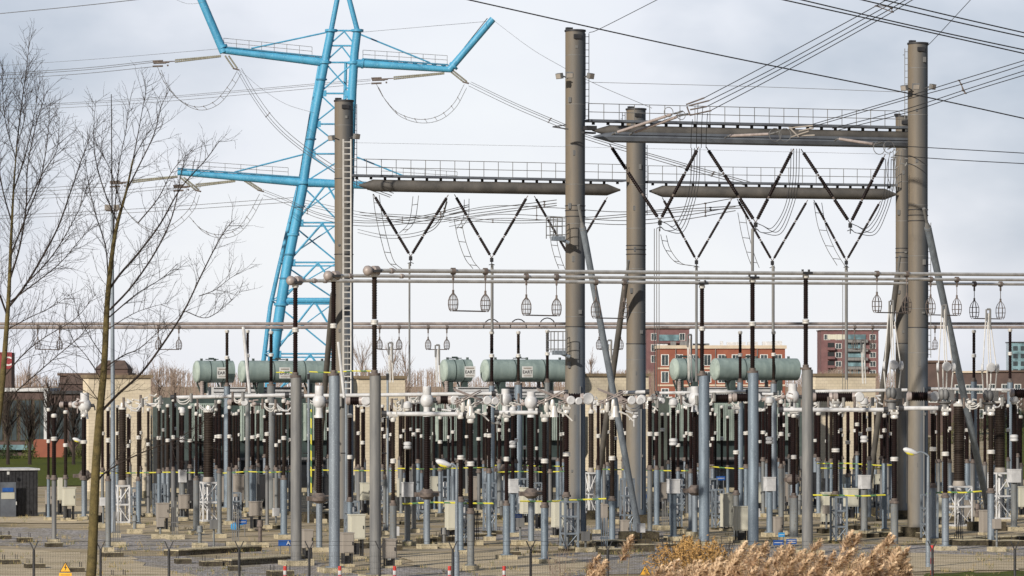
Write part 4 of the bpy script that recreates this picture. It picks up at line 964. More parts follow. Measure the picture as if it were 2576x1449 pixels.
# ------------------------------------------------------------------ horizontal live parts at mid height
def hbarrel(x0, x1, y, s, r, label, discs=True):
    a = P(x0, y, s); b = P(x1, y, s); d = (b - a).normalized()
    root = thing('circuit_breaker', a, label, 'circuit breaker', 'horizontal brown breaker chambers')
    MB().ins(a + d * .08, b - d * .08, r, 16, .09).build('chamber', 'brown', root)
    MB().lathe(a - d * .12, a + d * .1, [(0, r * .6), (.3, r * 1.05), (1, r * .9)], 16).build('end_fitting', 'pink', root); mb = MB(); mb.lathe(b + d * .12, b - d * .1, [(0, r * .6), (.3, r * 1.05), (1, r * .9)], 16)
    mb.build('end_fitting', 'pink', root)
    if discs:
        c = b + d * .2 - BD * .12; MB().lathe(c, c - BD * .1 - RD * .02, [(0, r * 1.05), (.6, r * 1.1), (1, r * .9)], 18).build('end_disc', 'white', root)
HB = [(876, 908, 1008, 52, .22), (1103, 1132, 1006, 52, .22), (1425, 1465, 1003, 58, .24), (1560, 1600, 1005, 54, .2), (1795, 1837, 1002, 52, .22), (1848, 1890, 1000, 52, .22), (2047, 2090, 999, 52, .23), (2102, 2148, 999, 52, .23),
      (2287, 2338, 997, 54, .22), (2546, 2610, 990, 50, .24), (578, 604, 1012, 48, .18), (155, 178, 1018, 48, .16)]
items = [dict(x=t[0], desc='horizontal brown breaker chamber', d=t) for t in HB]; autolabel(items)
for it in items:
    t = it['d']; hbarrel(*t, it['label'], t[0] not in (1795, 2047))
def hrod(x0, y0, x1, y1, s, r, label, m='white'):
    root = thing('connecting_tube', P(x0, y0, s), label, 'connecting tube', 'white connecting tubes')
    a = P(x0, y0, s); b = P(x1, y1, s * 1.0); MB().tube(a, b, r, n=10).build('tube', m, root); d = (b - a).normalized()
    MB().tube(a - d * .1, a + d * .1, r * 1.4, n=8).build('clamp', 'dark', root); MB().tube(b - d * .1, b + d * .1, r * 1.4, n=8).build('clamp', 'dark', root)
for (t, lab) in (((434, 1000, 722, 994, 50, .095), 'white tube right of the bare tree, ending at the first tall post'), ((759, 996, 1242, 990, 54, .09), 'long white tube behind the left tall post trio'), ((966, 1041, 1170, 1042, 58, .10), 'lower white tube right of the third tall post'),
                 ((1249, 1038, 1358, 1038, 58, .09), 'lower white tube left of the front central column'), ((1386, 988, 1424, 987, 58, .08), 'short white tube touching the front central column'), ((1561, 988, 1628, 986, 54, .09), 'short white tube behind the rear central column'),
                 ((1653, 989, 1881, 985, 50, .08), 'white tube left of the middle tall reed post'), ((1911, 991, 1950, 992, 50, .08), 'short white tube between middle and right tall reed posts'), ((1964, 1031, 2228, 1031, 56, .10), 'long lower white tube passing the right tall reed post'),
                 ((2267, 1027, 2365, 1027, 56, .10), 'lower white tube crossing the rightmost big column'), ((2045, 985, 2287, 981, 50, .085), 'upper white tube left of the rightmost big column'), ((2336, 978, 2600, 982, 48, .085), 'upper white tube running to the right edge'),
                 ((1105, 1030, 1140, 1034, 52, .05), 'short low rod under the second bulb head'), ((650, 1017, 700, 1017, 46, .06), 'thin white rod under the left green tank'), ((690, 1042, 745, 1040, 50, .05), 'thin grey rod just left of the first tall post'), ((1835, 1026, 1850, 1026, 48, .06), 'thin white rod left of the middle reed post'),
                 ((355, 1018, 405, 1015, 46, .05), 'thin rod before the left cream wall')):
    hrod(*t, lab)
def knuckle(x, y, s, label, sc_=1.0):
    root = thing('scissor_disconnector', P(x, y, s), label, 'disconnector head', 'folded scissor disconnector heads')
    q = lambda dx, dy, k=0: P(x + dx * sc_, y + dy * sc_, s) + BD * k
    mb = MB()
    for (a, b, c, d) in ((-42, -24, 40, 6), (-40, 12, 32, -20), (-38, 6, -10, 18), (12, 14, 44, 4)):
        mb.tube(q(a, b, -.1), q(c, d, .12), .03, n=6); mb.tube(q(a, b + 4, -.2), q(c, d + 4, -.0), .025, n=6)
    mb.build('scissor_arm', 'alubrown', root)
    mb = MB()
    for (dx, dy, r) in ((40, 6, .19), (60, 8, .16)):
        c = q(dx, dy, -.25); mb.lathe(c, c - BD * .1, [(0, r), (.7, r), (1, r * .8)], 16)
    mb.build('counterweight_disc', 'white', root)
    mb = MB()
    for (dx) in (-16, 0): mb.lathe(q(dx, 4), q(dx, 36), [(0, .07), (.3, .1), (.8, .1), (1, .05)], 10)
    mb.lathe(q(4, 20), q(4, 48), [(0, .12), (.5, .14), (1, .2)], 10); mb.poly([q(14, 34), q(34, 42), q(50, 58)], .05, 6, .03)
    mb.build('gear_housing', 'alu', root)
knuckle(1180, 1001, 60, 'folded scissor head with white discs, left of the rear sign post')
knuckle(1390, 1001, 60, 'folded scissor head with discs, left against the front central column')
knuckle(1543, 1001, 58, 'folded scissor head with discs, at the sloping silver strut')
knuckle(1630, 1004, 50, 'small folded scissor head right of the rear central column', .5)
# pantographs standing up (right and centre)
def panto(x, ytop, ybase, s, wd, label, group='upright folded pantographs'):
    root = thing('pantograph', P(x, ybase, s), label, 'pantograph', group); q = lambda dx, y, k=0: P(x + dx, y, s) + BD * k
    ym = (ybase * .62 + ytop * .38) if wd > 12 else ybase
    mb = MB(); mb.tube(q(-4, ytop), q(5, ytop), .05); mb.tube(q(-6, ytop), q(-6, ytop + 30), .04); mb.tube(q(4, ytop), q(4, ytop + 50), .05); mb.build('contact_head', 'galvgrey', root)
    mb = MB()
    for (a, b) in ((-4, -wd), (-1, -2), (2, 4), (4, wd)): mb.tube(q(a, ytop + 10, .1), q(b, ybase - 50 if wd > 12 else ybase, -.1), .028, n=5)
    mb.build('arm', 'alu', root)
    if wd > 12:
        yk = ybase - 50
        mb = MB(); c = q(0, yk, -.2); mb.lathe(c, c - BD * .1, [(0, .23), (1, .21)], 16)
        for sgn in (-1, 1): c = q(sgn * (wd + 4), yk + 2, -.1); mb.lathe(c, c - Vector((sgn * .1, .02, 0)), [(0, .22), (1, .2)], 14)
        mb.build('joint_disc', 'white', root)
        mb = MB()
        for dx in (-wd, -4, 6, wd + 4): mb.tube(q(dx, yk + 5), q(dx * .75, ybase + 15), .035, n=5)
        mb.build('lower_arm', 'alu', root)
        mb = MB()
        for dx in (-12, -2):
            mb.lathe(q(dx, ybase + 6, -.2), q(dx, ybase + 34, -.2), [(0, .04), (.3, .14), (.6, .15), (.9, .1), (1, .03)], 12)
        mb.lathe(q(0, ybase + 38), q(0, ybase + 62), [(0, .34), (.15, .32), (.3, .2), (.8, .2), (1, .26)], 12); mb.box(q(14, ybase + 22), (.3, .3, .5))
        mb.build('gear_housing', 'galvgrey', root)
panto(2243, 757, 968, 55, 20, 'upright folded pantograph just left of the rightmost big column')
panto(2376, 768, 972, 54, 18, 'upright folded pantograph just right of the rightmost big column')
panto(2487, 778, 974, 53, 17, 'upright folded pantograph at the far right')
panto(983, 862, 962, 46, 5, 'thin pantograph mast right of the third tall post', 'thin rear pantograph masts'); panto(1101, 868, 962, 46, 5, 'thin pantograph mast beside the short green tank', 'thin rear pantograph masts')
panto(1534, 856, 962, 46, 5, 'thin pantograph mast beside the sloping silver strut', 'thin rear pantograph masts'); panto(2172, 855, 965, 44, 4, 'thin pantograph mast before the plum apartment tower', 'thin rear pantograph masts')
panto(1735, 842, 962, 46, 5, 'thin pantograph mast above the red brick building', 'thin rear pantograph masts')
# small fittings along the mid level
CL = [(195, 1012), (330, 1008), (360, 1010), (400, 1005), (640, 1012), (725, 1010), (1000, 1010), (1015, 1014), (1035, 1006), (1045, 1012), (1130, 1012), (1215, 1008), (1250, 1004), (1290, 1020), (1312, 1012), (1500, 1010), (1650, 998), (1695, 1005), (1715, 1000), (1730, 1004), (1925, 1000), (1960, 1002), (1975, 994), (2185, 1005), (2205, 1004), (2440, 1008), (2520, 1000), (2560, 1012), (968, 1055), (1250, 1060), (1595, 1045), (2010, 1045)]
items = [dict(x=x, desc='small pale fitting cluster', d=(x, y)) for (x, y) in CL]; autolabel(items)
for it in items:
    x, y = it['d']; s = R.uniform(46, 52); root = thing('terminal_fitting', P(x, y, s), it['label'], 'fitting', 'small fittings at mid height'); mb = MB()
    for k in range(6):
        a = P(x + R.uniform(-12, 12), y + R.uniform(-8, 8), s); b = a + Vector((R.uniform(-.3, .3), R.uniform(-.1, .1), R.uniform(-.14, .14))); mb.tube(a, b, R.uniform(.03, .05), n=6)
    a = P(x + R.uniform(-6, 6), y + 4, s); mb.lathe(a - UP * .1, a + UP * .1, [(0, .06), (.3, .13), (.7, .13), (1, .05)], 10)
    mb.tube(P(x, y, s), P(x, y + 28, s), .03, n=5)
    mb.build('clamp', R.choice(['alu', 'white', 'galvgrey', 'pink']), root)

rs = random.Random(5)
for i in range(34):
    x = 330 + i * 66 + rs.uniform(-18, 18); y = rs.uniform(998, 1022); w_ = rs.uniform(26, 52); s = rs.uniform(47, 54)
    z_ = [t_ for (x0_, t_) in ZN if x >= x0_][-1]; zc_ = sum(1 for q_ in STR_ if q_ == z_) if 'STR_' in globals() else 0
    if 'STR_' not in globals(): STR_ = []
    STR_.append(z_)
    root = thing('flexible_connector', P(x, y, s), ORD[zc_] + ' drooping pale strap connector ' + z_, 'connector', 'drooping strap connectors'); mb = MB()
    for o in (0, 5): mb.poly(W([(x - w_ / 2, y - 8 + o, s), (x - w_ * .2, y + 6 + o, s), (x + w_ * .2, y + rs.uniform(4, 14) + o, s), (x + w_ / 2, y - 6 + o, s)], 4), .028, 5)
    mb.build('strap', 'alu' if i % 3 else 'white', root)
    MB().tube(P(x - w_ / 2, y - 16, s), P(x - w_ / 2, y + 10, s), .06).build('clamp', 'rust', root); MB().tube(P(x + w_ / 2, y - 14, s), P(x + w_ / 2, y + 8, s), .08).build('clamp', 'galvgrey', root)
# ------------------------------------------------------------------ cabinets
def cabinet(x, y0, y1, base, wd, label, m='cream', dp=.5, legs=True):
    s = S(base); g = G(x, base); z = lambda y: H - (y - YH) / s
    root = thing('control_cabinet', g, label, 'control cabinet', 'control cabinets in the yard')
    wv = wd / s * .92; zt = z(y0); zb = z(y1)
    mb = MB(); mb.box(Vector((g.x, g.y, (zt + zb) / 2)), (wv, dp, zt - zb)); mb.build('body', m, root, smooth=False)
    MB().box(Vector((g.x, g.y, zt + .02)), (wv * 1.08, dp * 1.1, .05)).build('roof', m, root, smooth=False)
    f_ = Vector((g.x, g.y, 0)) - BD * (dp / 2 + .012)
    MB().box(Vector((f_.x, f_.y, (zt + zb) / 2)), (wv * .9, .02, (zt - zb) * .9)).build('door', m, root, smooth=False)
    MB().box(Vector((f_.x, f_.y, (zt + zb) / 2)) + RD * wv * .34 - BD * .02, (.03, .03, .14)).build('handle', 'dark', root, smooth=False)
    if legs and zb > .15:
        mb = MB()
        for a in (-.36, .36):
            for b in (-.3, .3): mb.box(Vector((g.x, g.y, zb / 2)) + RD * (a * wv) + BD * (b * dp), (.06, .06, zb))
        mb.box(Vector((g.x, g.y, zb * .5)), (wv * .4, .05, zb * .6)); mb.build('leg_frame', 'dark', root, smooth=False)
    MB().box(g + UP * .05, (wv * 1.1, dp * 1.2, .12)).build('footing', 'conc', root, smooth=False)
CB = [(173, 1228, 1272, 1312, 34, 'cream'), (122, 1235, 1268, 1305, 16, 'taupe'), (151, 1204, 1258, 1300, 12, 'cream'), (409, 1267, 1303, 1337, 32, 'taupe'), (463, 1246, 1280, 1310, 27, 'taupe'), (643, 1263, 1298, 1335, 32, 'taupe'),
      (897, 1296, 1356, 1405, 42, 'cream'), (918, 1216, 1258, 1300, 22, 'cream'), (873, 1342, 1391, 1425, 31, 'taupe'), (979, 1357, 1404, 1430, 30, 'taupe'), (773, 1334, 1378, 1412, 26, 'taupe'),
      (1134, 1262, 1332, 1352, 26, 'cream'), (1092, 1200, 1240, 1290, 20, 'cream'), (1405, 1262, 1326, 1352, 34, 'cream'), (1322, 1228, 1292, 1320, 26, 'cream'), (1355, 1262, 1292, 1335, 16, 'cream'), (1466, 1272, 1291, 1350, 18, 'white'),
      (1828, 1244, 1325, 1335, 28, 'cream'), (1866, 1275, 1334, 1365, 40, 'cream'), (2080, 1240, 1312, 1325, 27, 'cream'), (2141, 1230, 1274, 1310, 36, 'cream'), (2325, 1234, 1304, 1322, 24, 'cream'), (1955, 1302, 1345, 1350, 24, 'taupe'),
      (2082, 1205, 1235, 1262, 24, 'dark'), (1520, 1270, 1340, 1348, 14, 'taupe'), (1572, 1310, 1350, 1352, 20, 'taupe'), (2205, 1195, 1218, 1290, 14, 'cream'), (2345, 1320, 1345, 1352, 22, 'taupe'), (2480, 1285, 1340, 1345, 30, 'taupe'),
      (2525, 1215, 1265, 1300, 18, 'cream'), (600, 1195, 1262, 1290, 26, 'taupe'), (700, 1205, 1280, 1296, 22, 'taupe'), (560, 1200, 1262, 1282, 20, 'taupe'), (660, 1195, 1255, 1280, 24, 'taupe'), (480, 1210, 1260, 1285, 18, 'dark'), (820, 1200, 1262, 1285, 20, 'dark'), (1008, 1205, 1250, 1290, 18, 'cream'), (1190, 1200, 1258, 1285, 22, 'taupe'), (1262, 1200, 1245, 1275, 18, 'cream'), (1380, 1200, 1256, 1280, 20, 'dark'), (1668, 1215, 1262, 1285, 20, 'taupe'), (1720, 1205, 1262, 1280, 24, 'dark'), (1905, 1215, 1265, 1290, 20, 'cream'), (1975, 1195, 1262, 1280, 24, 'taupe'), (2052, 1190, 1250, 1275, 22, 'dark'), (2120, 1195, 1225, 1280, 18, 'cream'), (2260, 1205, 1262, 1285, 26, 'taupe'), (2360, 1250, 1300, 1325, 24, 'cream'), (2410, 1190, 1240, 1270, 30, 'dark'), (2570, 1225, 1275, 1300, 26, 'cream'), (345, 1215, 1262, 1290, 18, 'taupe'), (250, 1265, 1290, 1320, 22, 'taupe'), (440, 1280, 1300, 1318, 14, 'cream'), (1500, 1190, 1245, 1280, 18, 'dark'), (2440, 1260, 1300, 1320, 22, 'taupe')]
nm = {'cream': 'cream control cabinet', 'taupe': 'taupe grey control cabinet', 'white': 'small white junction box', 'dark': 'dark grey cabinet'}
items = [dict(x=t[0], desc=nm[t[5]] + (' on legs' if t[5] in ('cream',) else ''), d=t) for t in CB]; autolabel(items)
for it in items:
    t = it['d']; cabinet(*t[:5], it['label'], t[5], dp=.45 if t[4] > 20 else .3)
# breaker frames (lattice with white drum)
def frame(x, y0, base, wd, label, drum=True, m='galv'):
    s = S(base); g = G(x, base); zt = H - (y0 - YH) / s; hw = wd / s / 2
    root = thing('steel_trestle', g, label, 'breaker frame', 'steel breaker frames'); cs = [g + RD * (a * hw) + BD * (b * hw) for a in (-1, 1) for b in (-1, 1)]
    mb = MB()
    for c in cs: mb.box(Vector((c.x, c.y, zt / 2)), (.08, .08, zt))
    for (a, b) in ((0, 1), (0, 2), (1, 3), (2, 3)):
        for k in (.35, .7, 1): mb.beam(cs[a] + UP * zt * k, cs[b] + UP * zt * k, .06, .08)
        mb.tube(cs[a] + UP * .1, cs[b] + UP * zt * .35, .02, n=4); mb.tube(cs[b] + UP * zt * .35, cs[a] + UP * zt * .7, .02, n=4)
    mb.build('frame', m, root, smooth=False)
    if drum:
        MB().lathe(g + UP * zt * .4, g + UP * zt * .86, [(0, .06), (.04, .14), (.3, .14), (.32, .16), (.36, .14), (.96, .14), (1, .06)], 14).build('drum', 'white', root)
    MB().box(g + UP * .04, (hw * 2.6, hw * 2.6, .12)).build('footing', 'dconc', root, smooth=False)
FR = [(1432, 1262, 1385, 34), (1165, 1258, 1372, 20), (885, 1262, 1352, 28), (1232, 1215, 1340, 24), (1310, 1205, 1310, 26), (1700, 1240, 1330, 22), (2110, 1250, 1365, 30), (2338, 1245, 1358, 30), (1806, 1232, 1332, 22), (1350, 1215, 1300, 20), (1060, 1235, 1312, 22),
      (2220, 1245, 1310, 22), (1790, 1205, 1300, 22), (2540, 1228, 1310, 26), (400, 1218, 1300, 24), (592, 1240, 1310, 22), (520, 1195, 1275, 24), (690, 1200, 1282, 22), (1120, 1200, 1285, 24), (1270, 1210, 1290, 22), (1615, 1200, 1290, 24), (1760, 1195, 1282, 24), (1890, 1205, 1290, 22), (1985, 1190, 1275, 24), (2150, 1195, 1280, 22), (2290, 1200, 1290, 24), (2460, 1200, 1285, 26), (340, 1228, 1300, 22), (960, 1210, 1290, 22), (1540, 1195, 1280, 22), (1712, 1190, 1290, 24), (1578, 1205, 1345, 26)]
items = [dict(x=t[0], desc='blue grey lattice breaker frame', d=t) for t in FR]; autolabel(items)
for it in items: frame(*it['d'], it['label'])
# thin light blue poles
for (x, y0, b, lab) in ((776, 938, 1316, 'thin light blue pole with yellow green strip right of the first tall post'), (871, 940, 1330, 'thin light blue pole between the second and third tall posts'), (975, 938, 1345, 'thin light blue pole right of the third tall post')):
    s = S(b); g = G(x, b); t = P(x, y0, s); root = thing('earthing_rod_pole', g, lab, 'pole', 'thin light blue poles'); MB().tube(g, t, .055, n=8).build('pole', 'galv', root)
    mb = MB(); a = P(x, 1140, s); mb.tube(a, a - RD * .3, .03); mb.box(t - UP * .2, (.12, .12, .3)); mb.build('bracket', 'dark', root)
    if x == 776:
        pass
# yellow/green earthing bars
def stripemat():
    m, nt, b = newmat('yellow_green_stripes'); v = coords(nt); sp_ = nt.nodes.new('ShaderNodeSeparateXYZ'); nt.links.new(v, sp_.inputs[0])
    f_ = math_(nt, 'FRACT', math_(nt, 'MULTIPLY', math_(nt, 'ADD', sp_.outputs[0], sp_.outputs[2]), 1.35)); f_ = math_(nt, 'GREATER_THAN', f_, .6)
    nt.links.new(mixc(nt, f_, (.68, .62, .06), (.10, .22, .09)), b.inputs['Base Color']); return m
M['stripe'] = stripemat(); root = thing('earthing_strip', P(783, 1240, 55), 'vertical yellow green striped strip beside the thin light blue pole', 'earthing bar'); MB().tube(P(783, 1240, 55), P(783, 1030, 55), .035).build('bar', 'stripe', root)
def striped(x0, y0, x1, y1, s, label, r=.045):
    a = P(x0, y0, s); b = P(x1, y1, s); n = max(3, int((b - a).length / 1.6)); root = thing('earthing_bar', a, label, 'earthing bar', 'yellow and green striped earthing bars')
    MB().poly([a.lerp(b, i / n) + UP * R.uniform(-.05, .05) for i in range(n + 1)], r, 6).build('bar', 'stripe', root)
for t in ((1012, 1266, 1242, 1264, 55, 'striped bar left of the central street lamp top'), (1308, 1261, 1525, 1256, 55, 'striped bar crossing the front central column'), (2045, 1246, 2228, 1245, 54, 'striped bar left of the rightmost big column, low'), (2330, 1240, 2470, 1236, 54, 'striped bar right of the rightmost big column, low'),
          (240, 1190, 520, 1188, 46, 'striped bar behind the mossy tree trunk'), (560, 1189, 740, 1187, 46, 'striped bar left of the first tall post'), (780, 1184, 1000, 1182, 46, 'striped bar behind the tall left trio'), (1000, 1180, 1240, 1176, 46, 'striped bar above the central street lamp'),
          (1250, 1186, 1420, 1186, 46, 'striped bar left of the front central column, upper'), (1495, 1180, 1760, 1184, 46, 'striped bar between sloping strut and reeds'), (1785, 1172, 1880, 1180, 46, 'striped bar between the tall reed posts, upper'), (2055, 1166, 2290, 1170, 46, 'upper striped bar left of the rightmost big column'),
          (2060, 1178, 2230, 1180, 45, 'second upper striped bar left of the rightmost column'), (1230, 1170, 1420, 1172, 44, 'faint upper striped bar left of the central column'), (693, 935, 742, 938, 46, 'pale yellow striped bar on the left green tank'), (778, 937, 935, 932, 50, 'pale yellow striped bar beside the ladder')):
    striped(*t[:5], t[5], .04 if t[4] > 50 else .035)

# ------------------------------------------------------------------ street lamps, masts
def lamp(x, base, ytop, hx, label, s=None):
    s = s or S(base); g = P(x, base, s); g.z = gz(g.y); top = P(x, ytop + 12, s)
    root = thing('street_lamp', g, label, 'street lamp', 'yard street lamps')
    mb = MB(); mb.tube(g, top, .085, .055, 10); mb.tube(g, g + UP * 1.1, .11, .11, 10)
    hp = P(hx, ytop, s); mb.poly(curve([top - UP * .2, top + UP * .05, top.lerp(hp, .4) + UP * .12, hp + Vector((.15, 0, -.02))], 5), .035, 8); mb.build('pole', 'galv', root)
    d = (hp - top).normalized()
    MB().lathe(hp + Vector((.18, 0, -.05)), hp + Vector((-.38, 0, .14)), [(0, .04), (.15, .09), (.5, .12), (.85, .1), (1, .04)], 12).build('lamp_head', 'white', root)
    MB().lathe(hp + Vector((.08, 0, -.09)), hp + Vector((-.3, 0, .04)), [(0, .03), (.3, .09), (.7, .09), (1, .03)], 10).build('lens', 'ylw', root)
lamp(1149, 1462, 1168, 1122, 'curved grey street lamp with yellow lens, in front of the centre yard')
lamp(2335, 1428, 1138, 2296, 'curved grey street lamp with yellow lens, before the rightmost big column')
lamp(214, 1240, 1108, 197, 'small distant street lamp left of the mossy tree trunk')
g = G(285, 1352); s = S(1352)
root = thing('floodlight_mast', g, 'tall slim grey floodlight mast right behind the mossy tree', 'mast')
z = lambda y: H - (y - YH) / s
V = lambda y, dx=0: Vector((g.x + dx / s, g.y, z(y)))
MB().lathe(g, V(530, -3), [(0, .13), (.5, .10), (1, .07)], 12).build('pole', 'galv', root)
MB().tube(V(530, -3), V(237, -5), .035, .02, 8).build('spire', 'dark', root)
mb = MB(); mb.box(V(530, -3), (.5, .4, .06)); mb.build('platform', 'rust', root)
for dx in (-14, 8): MB().box(V(522, dx), (.26, .2, .26)).build('floodlight', 'taupe', root, smooth=False)
MB().box(g + UP * .1, (.6, .6, .25)).build('footing', 'conc', root, smooth=False)
# rescue cage platforms on the central column
for (x, y, lab) in ((1398, 575, 'small wire basket platform left of the central column, upper'), (1400, 862, 'small wire basket platform left of the central column, lower')):
    s = 54.6; root = thing('basket_platform', P(x, y, s), lab, 'platform', 'basket platforms on the central column'); mb = MB()
    for dx in (-18, 0, 22):
        for k in (-.2, .3): mb.tube(P(x + dx, y - 28, s) + BD * k, P(x + dx, y + 25, s) + BD * k, .022, n=4)
    for dy in (-28, -6, 16): mb.tube(P(x - 18, y + dy, s) - BD * .2, P(x + 22, y + dy, s) - BD * .2, .022, n=4); mb.tube(P(x - 18, y + dy, s) + BD * .3, P(x + 22, y + dy, s) + BD * .3, .022, n=4)
    mb.build('cage', 'galvgrey', root); mb = MB(); mb.box(P(x + 6, y + 25, s), (.5, .5, .2)); mb.tube(P(x + 12, y + 27, s), P(x + 34, y + 36, s), .08); mb.build('motor_box', 'galv', root)

rc = random.Random(77); LOW = []
for i in range(46):
    x = 250 + i * 50.5 + rc.uniform(-16, 16); b = rc.uniform(1296, 1392)
    if 1640 < x < 2290 and b > 1350: b = rc.uniform(1296, 1345)
    LOW.append(dict(x=x, desc=('short grey drive box on a stub', 'small cable riser with conduits', 'low valve stand')[i % 3], d=(x, b, i % 3)))
autolabel(LOW)
for it in LOW:
    x, b, k = it['d']; g = G(x, b); root = thing(('drive_box', 'cable_riser', 'valve_stand')[k], g, it['label'], ('drive box', 'cable riser', 'valve stand')[k], 'small equipment between the posts')
    MB().box(g + UP * .1, (rc.uniform(.5, .9), rc.uniform(.4, .7), .24)).build('footing', 'conc' if rc.random() < .7 else 'dconc', root, smooth=False)
    h = rc.uniform(.7, 1.35)
    if k == 0:
        MB().tube(g, g + UP * h, .05).build('stub_post', 'galv3', root); MB().box(g + UP * h, (.32, .26, .42)).build('box', rc.choice(('taupe', 'galvgrey', 'white')), root, smooth=False)
    elif k == 1:
        mb = MB()
        for a_ in (-.14, -.05, .05, .13): mb.poly([g + RD * a_, g + RD * a_ + UP * h * .8, g + RD * (a_ + rc.uniform(-.05, .05)) + UP * (h + .5)], .022, 5)
        mb.beam(g - RD * .2 + UP * h * .6, g + RD * .2 + UP * h * .6, .05, .06); mb.build('conduit', rc.choice(('dark', 'galvgrey', 'galv2')), root)
    else:
        mb = MB(); mb.tube(g, g + UP * h * .8, .09); mb.tube(g + UP * h * .8, g + UP * (h * .8 + .3), .15, .12, 12); mb.tube(g + UP * h * .7 - RD * .25, g + UP * h * .7 + RD * .25, .035); mb.build('body', rc.choice(('galv3', 'rust', 'galvgrey')), root)
# ------------------------------------------------------------------ concrete blocks and troughs
def block(x, y, wd, ht, label, m='dconc', bolts=True):
    s = S(y); g = G(x, y); root = thing('foundation_block', g, label, 'foundation block', 'low foundation blocks on the gravel')
    wv = wd / s; h = ht / s
    MB().box(g + UP * (h / 2 - .01), (wv, wv * .8, h)).build('block', m, root, smooth=False)  # shade on the sides is put into the dark colour
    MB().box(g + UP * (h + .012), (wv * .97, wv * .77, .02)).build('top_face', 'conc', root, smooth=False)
    if bolts:
        mb = MB()
        for a in (-.35, .35):
            for b in (-.25, .25): mb.tube(g + UP * h + RD * a * wv + BD * b * wv, g + UP * (h + .22) + RD * a * wv + BD * b * wv, .014, n=4)
        mb.build('anchor_bolt', 'dark', root)
BL = [(12, 1356, 30, 9), (62, 1364, 36, 11), (135, 1376, 40, 10), (283, 1400 - 10, 10, 1), (188 + 95, 1402, 48, 12), (25, 1420, 46, 12), (87, 1430, 48, 12), (187, 1440, 46, 12), (298, 1460, 42, 12), (460, 1418, 38, 12), (530, 1424, 52, 12), (590, 1436, 30, 12), (705, 1450, 60, 14), (918, 1378, 38, 12), (990, 1385, 38, 14),
      (1118, 1362, 50, 12), (1540, 1395, 60, 14), (1700, 1378, 40, 10), (2190, 1352, 34, 10), (2250 + 90, 1353, 60, 12), (2440, 1372, 90, 14), (2530, 1374, 80, 14), (1475, 1378, 40, 12), (1610, 1388, 60, 18), (1245, 1345, 30, 9), (1200, 1320, 26, 8), (1350, 1392, 30, 8), (2140, 1330, 30, 9), (700, 1330, 26, 8), (1020, 1320, 26, 8), (2020, 1340, 30, 8), (1290, 1398, 34, 10)]
BL = [t for t in BL if t[3] > 2]
items = [dict(x=t[0], desc='low dark foundation block', d=t) for t in BL]; autolabel(items)
for it in items: block(*it['d'], it['label'])
def trough(x0, y0, x1, y1, ht, dp, label):
    a = G(x0, y0); b = G(x1, y1); s = S(y0); h = ht / s; d = (b - a).normalized(); sd = Vector((-d.y, d.x, 0)); root = thing('cable_trough', a, label, 'cable trough', 'raised concrete cable troughs')
    L = (b - a).length; MB().box((a + b) / 2 + UP * (h / 2 - .01), (L, dp, h), d, sd).build('wall', 'dconc', root, smooth=False)  # shaded trough front painted in as dark concrete
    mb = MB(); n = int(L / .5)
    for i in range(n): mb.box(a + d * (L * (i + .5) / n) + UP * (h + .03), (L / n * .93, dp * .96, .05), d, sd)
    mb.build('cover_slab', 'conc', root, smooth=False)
trough(430, 1398, 640, 1386, 12, .9, 'long dark cable trough left of the first tall post, upper'); trough(560, 1424, 745, 1412, 14, 1.0, 'long dark cable trough left of the first tall post, lower')
trough(1455, 1378, 1570, 1374, 14, .8, 'dark cable trough at the foot of the front central column'); trough(2400, 1366, 2620, 1360, 12, .9, 'dark cable trough at the right edge'); trough(2150, 1352, 2290, 1348, 10, .8, 'dark cable trough left of the rightmost column foot')
trough(1150, 1352, 1240, 1349, 6, .6, 'low cable trough behind the central street lamp')

# ------------------------------------------------------------------ signs
def sign(x, y, wd, ht, s, label, m, words=None, tsz=0, post_to=None, name='yard_sign', tm='wframe', bars=0):
    c = P(x, y, s); root = thing(name, c, label, 'sign', None); wv = wd / s; hv = ht / s
    MB().box(c, (wv, .02, hv)).build('panel', m, root, smooth=False)
    f_ = c - BD * .015
    if words: text(words, tsz, f_ - BD * .004, RD, UP, tm, root)
    if bars:
        mb = MB()
        for i in range(bars): mb.box(f_ + UP * (hv * (.22 - .4 * i / max(1, bars - 1) if bars > 1 else 0)), (wv * .8, .006, hv * .12))
        mb.build('small_print', tm, root, smooth=False)
    if post_to:
        mb = MB(); zb = 0
        for a in (-.35, .35): q = c + RD * wv * a + BD * .03; mb.tube(Vector((q.x, q.y, zb)), Vector((q.x, q.y, c.z)), .025, n=6)
        mb.build('leg', 'galvgrey', root)
    return root
r_ = sign(717, 1366, 35, 15, 58.5, 'blue sign with white letters VELD A by the first tall post', 'sblue', None, 0, 1)
c = P(725, 1366, 58.5) - BD * .02; text('A', .24, c, RD, UP, 'wframe', r_); text('VELD', .10, P(707, 1366, 58.5) - BD * .02, RD, UP, 'wframe', r_)
sign(607, 1313, 28, 12, 52, 'blue sign on the gravel left of the first tall post', 'sblue', None, 0, 1, bars=1)
sign(1304, 1298, 20, 10, 50, 'small blue sign left of the front central column', 'sblue', None, 0, 1, bars=1)
sign(1618, 1249, 18, 10, 45, 'blue sign at the foot of the rear central column', 'sblue', None, 0, 1, bars=1)
sign(1958, 1365, 28, 13, 58, 'left of two low blue signs above the reed plumes', 'sblue', None, 0, 1, bars=1)
sign(1991, 1362, 28, 13, 58, 'right of two low blue signs, under the right tall post', 'sblue', None, 0, 1, bars=2)
sign(1966, 1345, 17, 11, 57, 'small tilted light blue sign above two low blue signs', 'lblue', None, 0, 1, bars=1)
sign(1813, 1203, 24, 10, 44, 'blue sign on dark fence between the tall reed posts', 'sblue', None, 0, 1, bars=1)
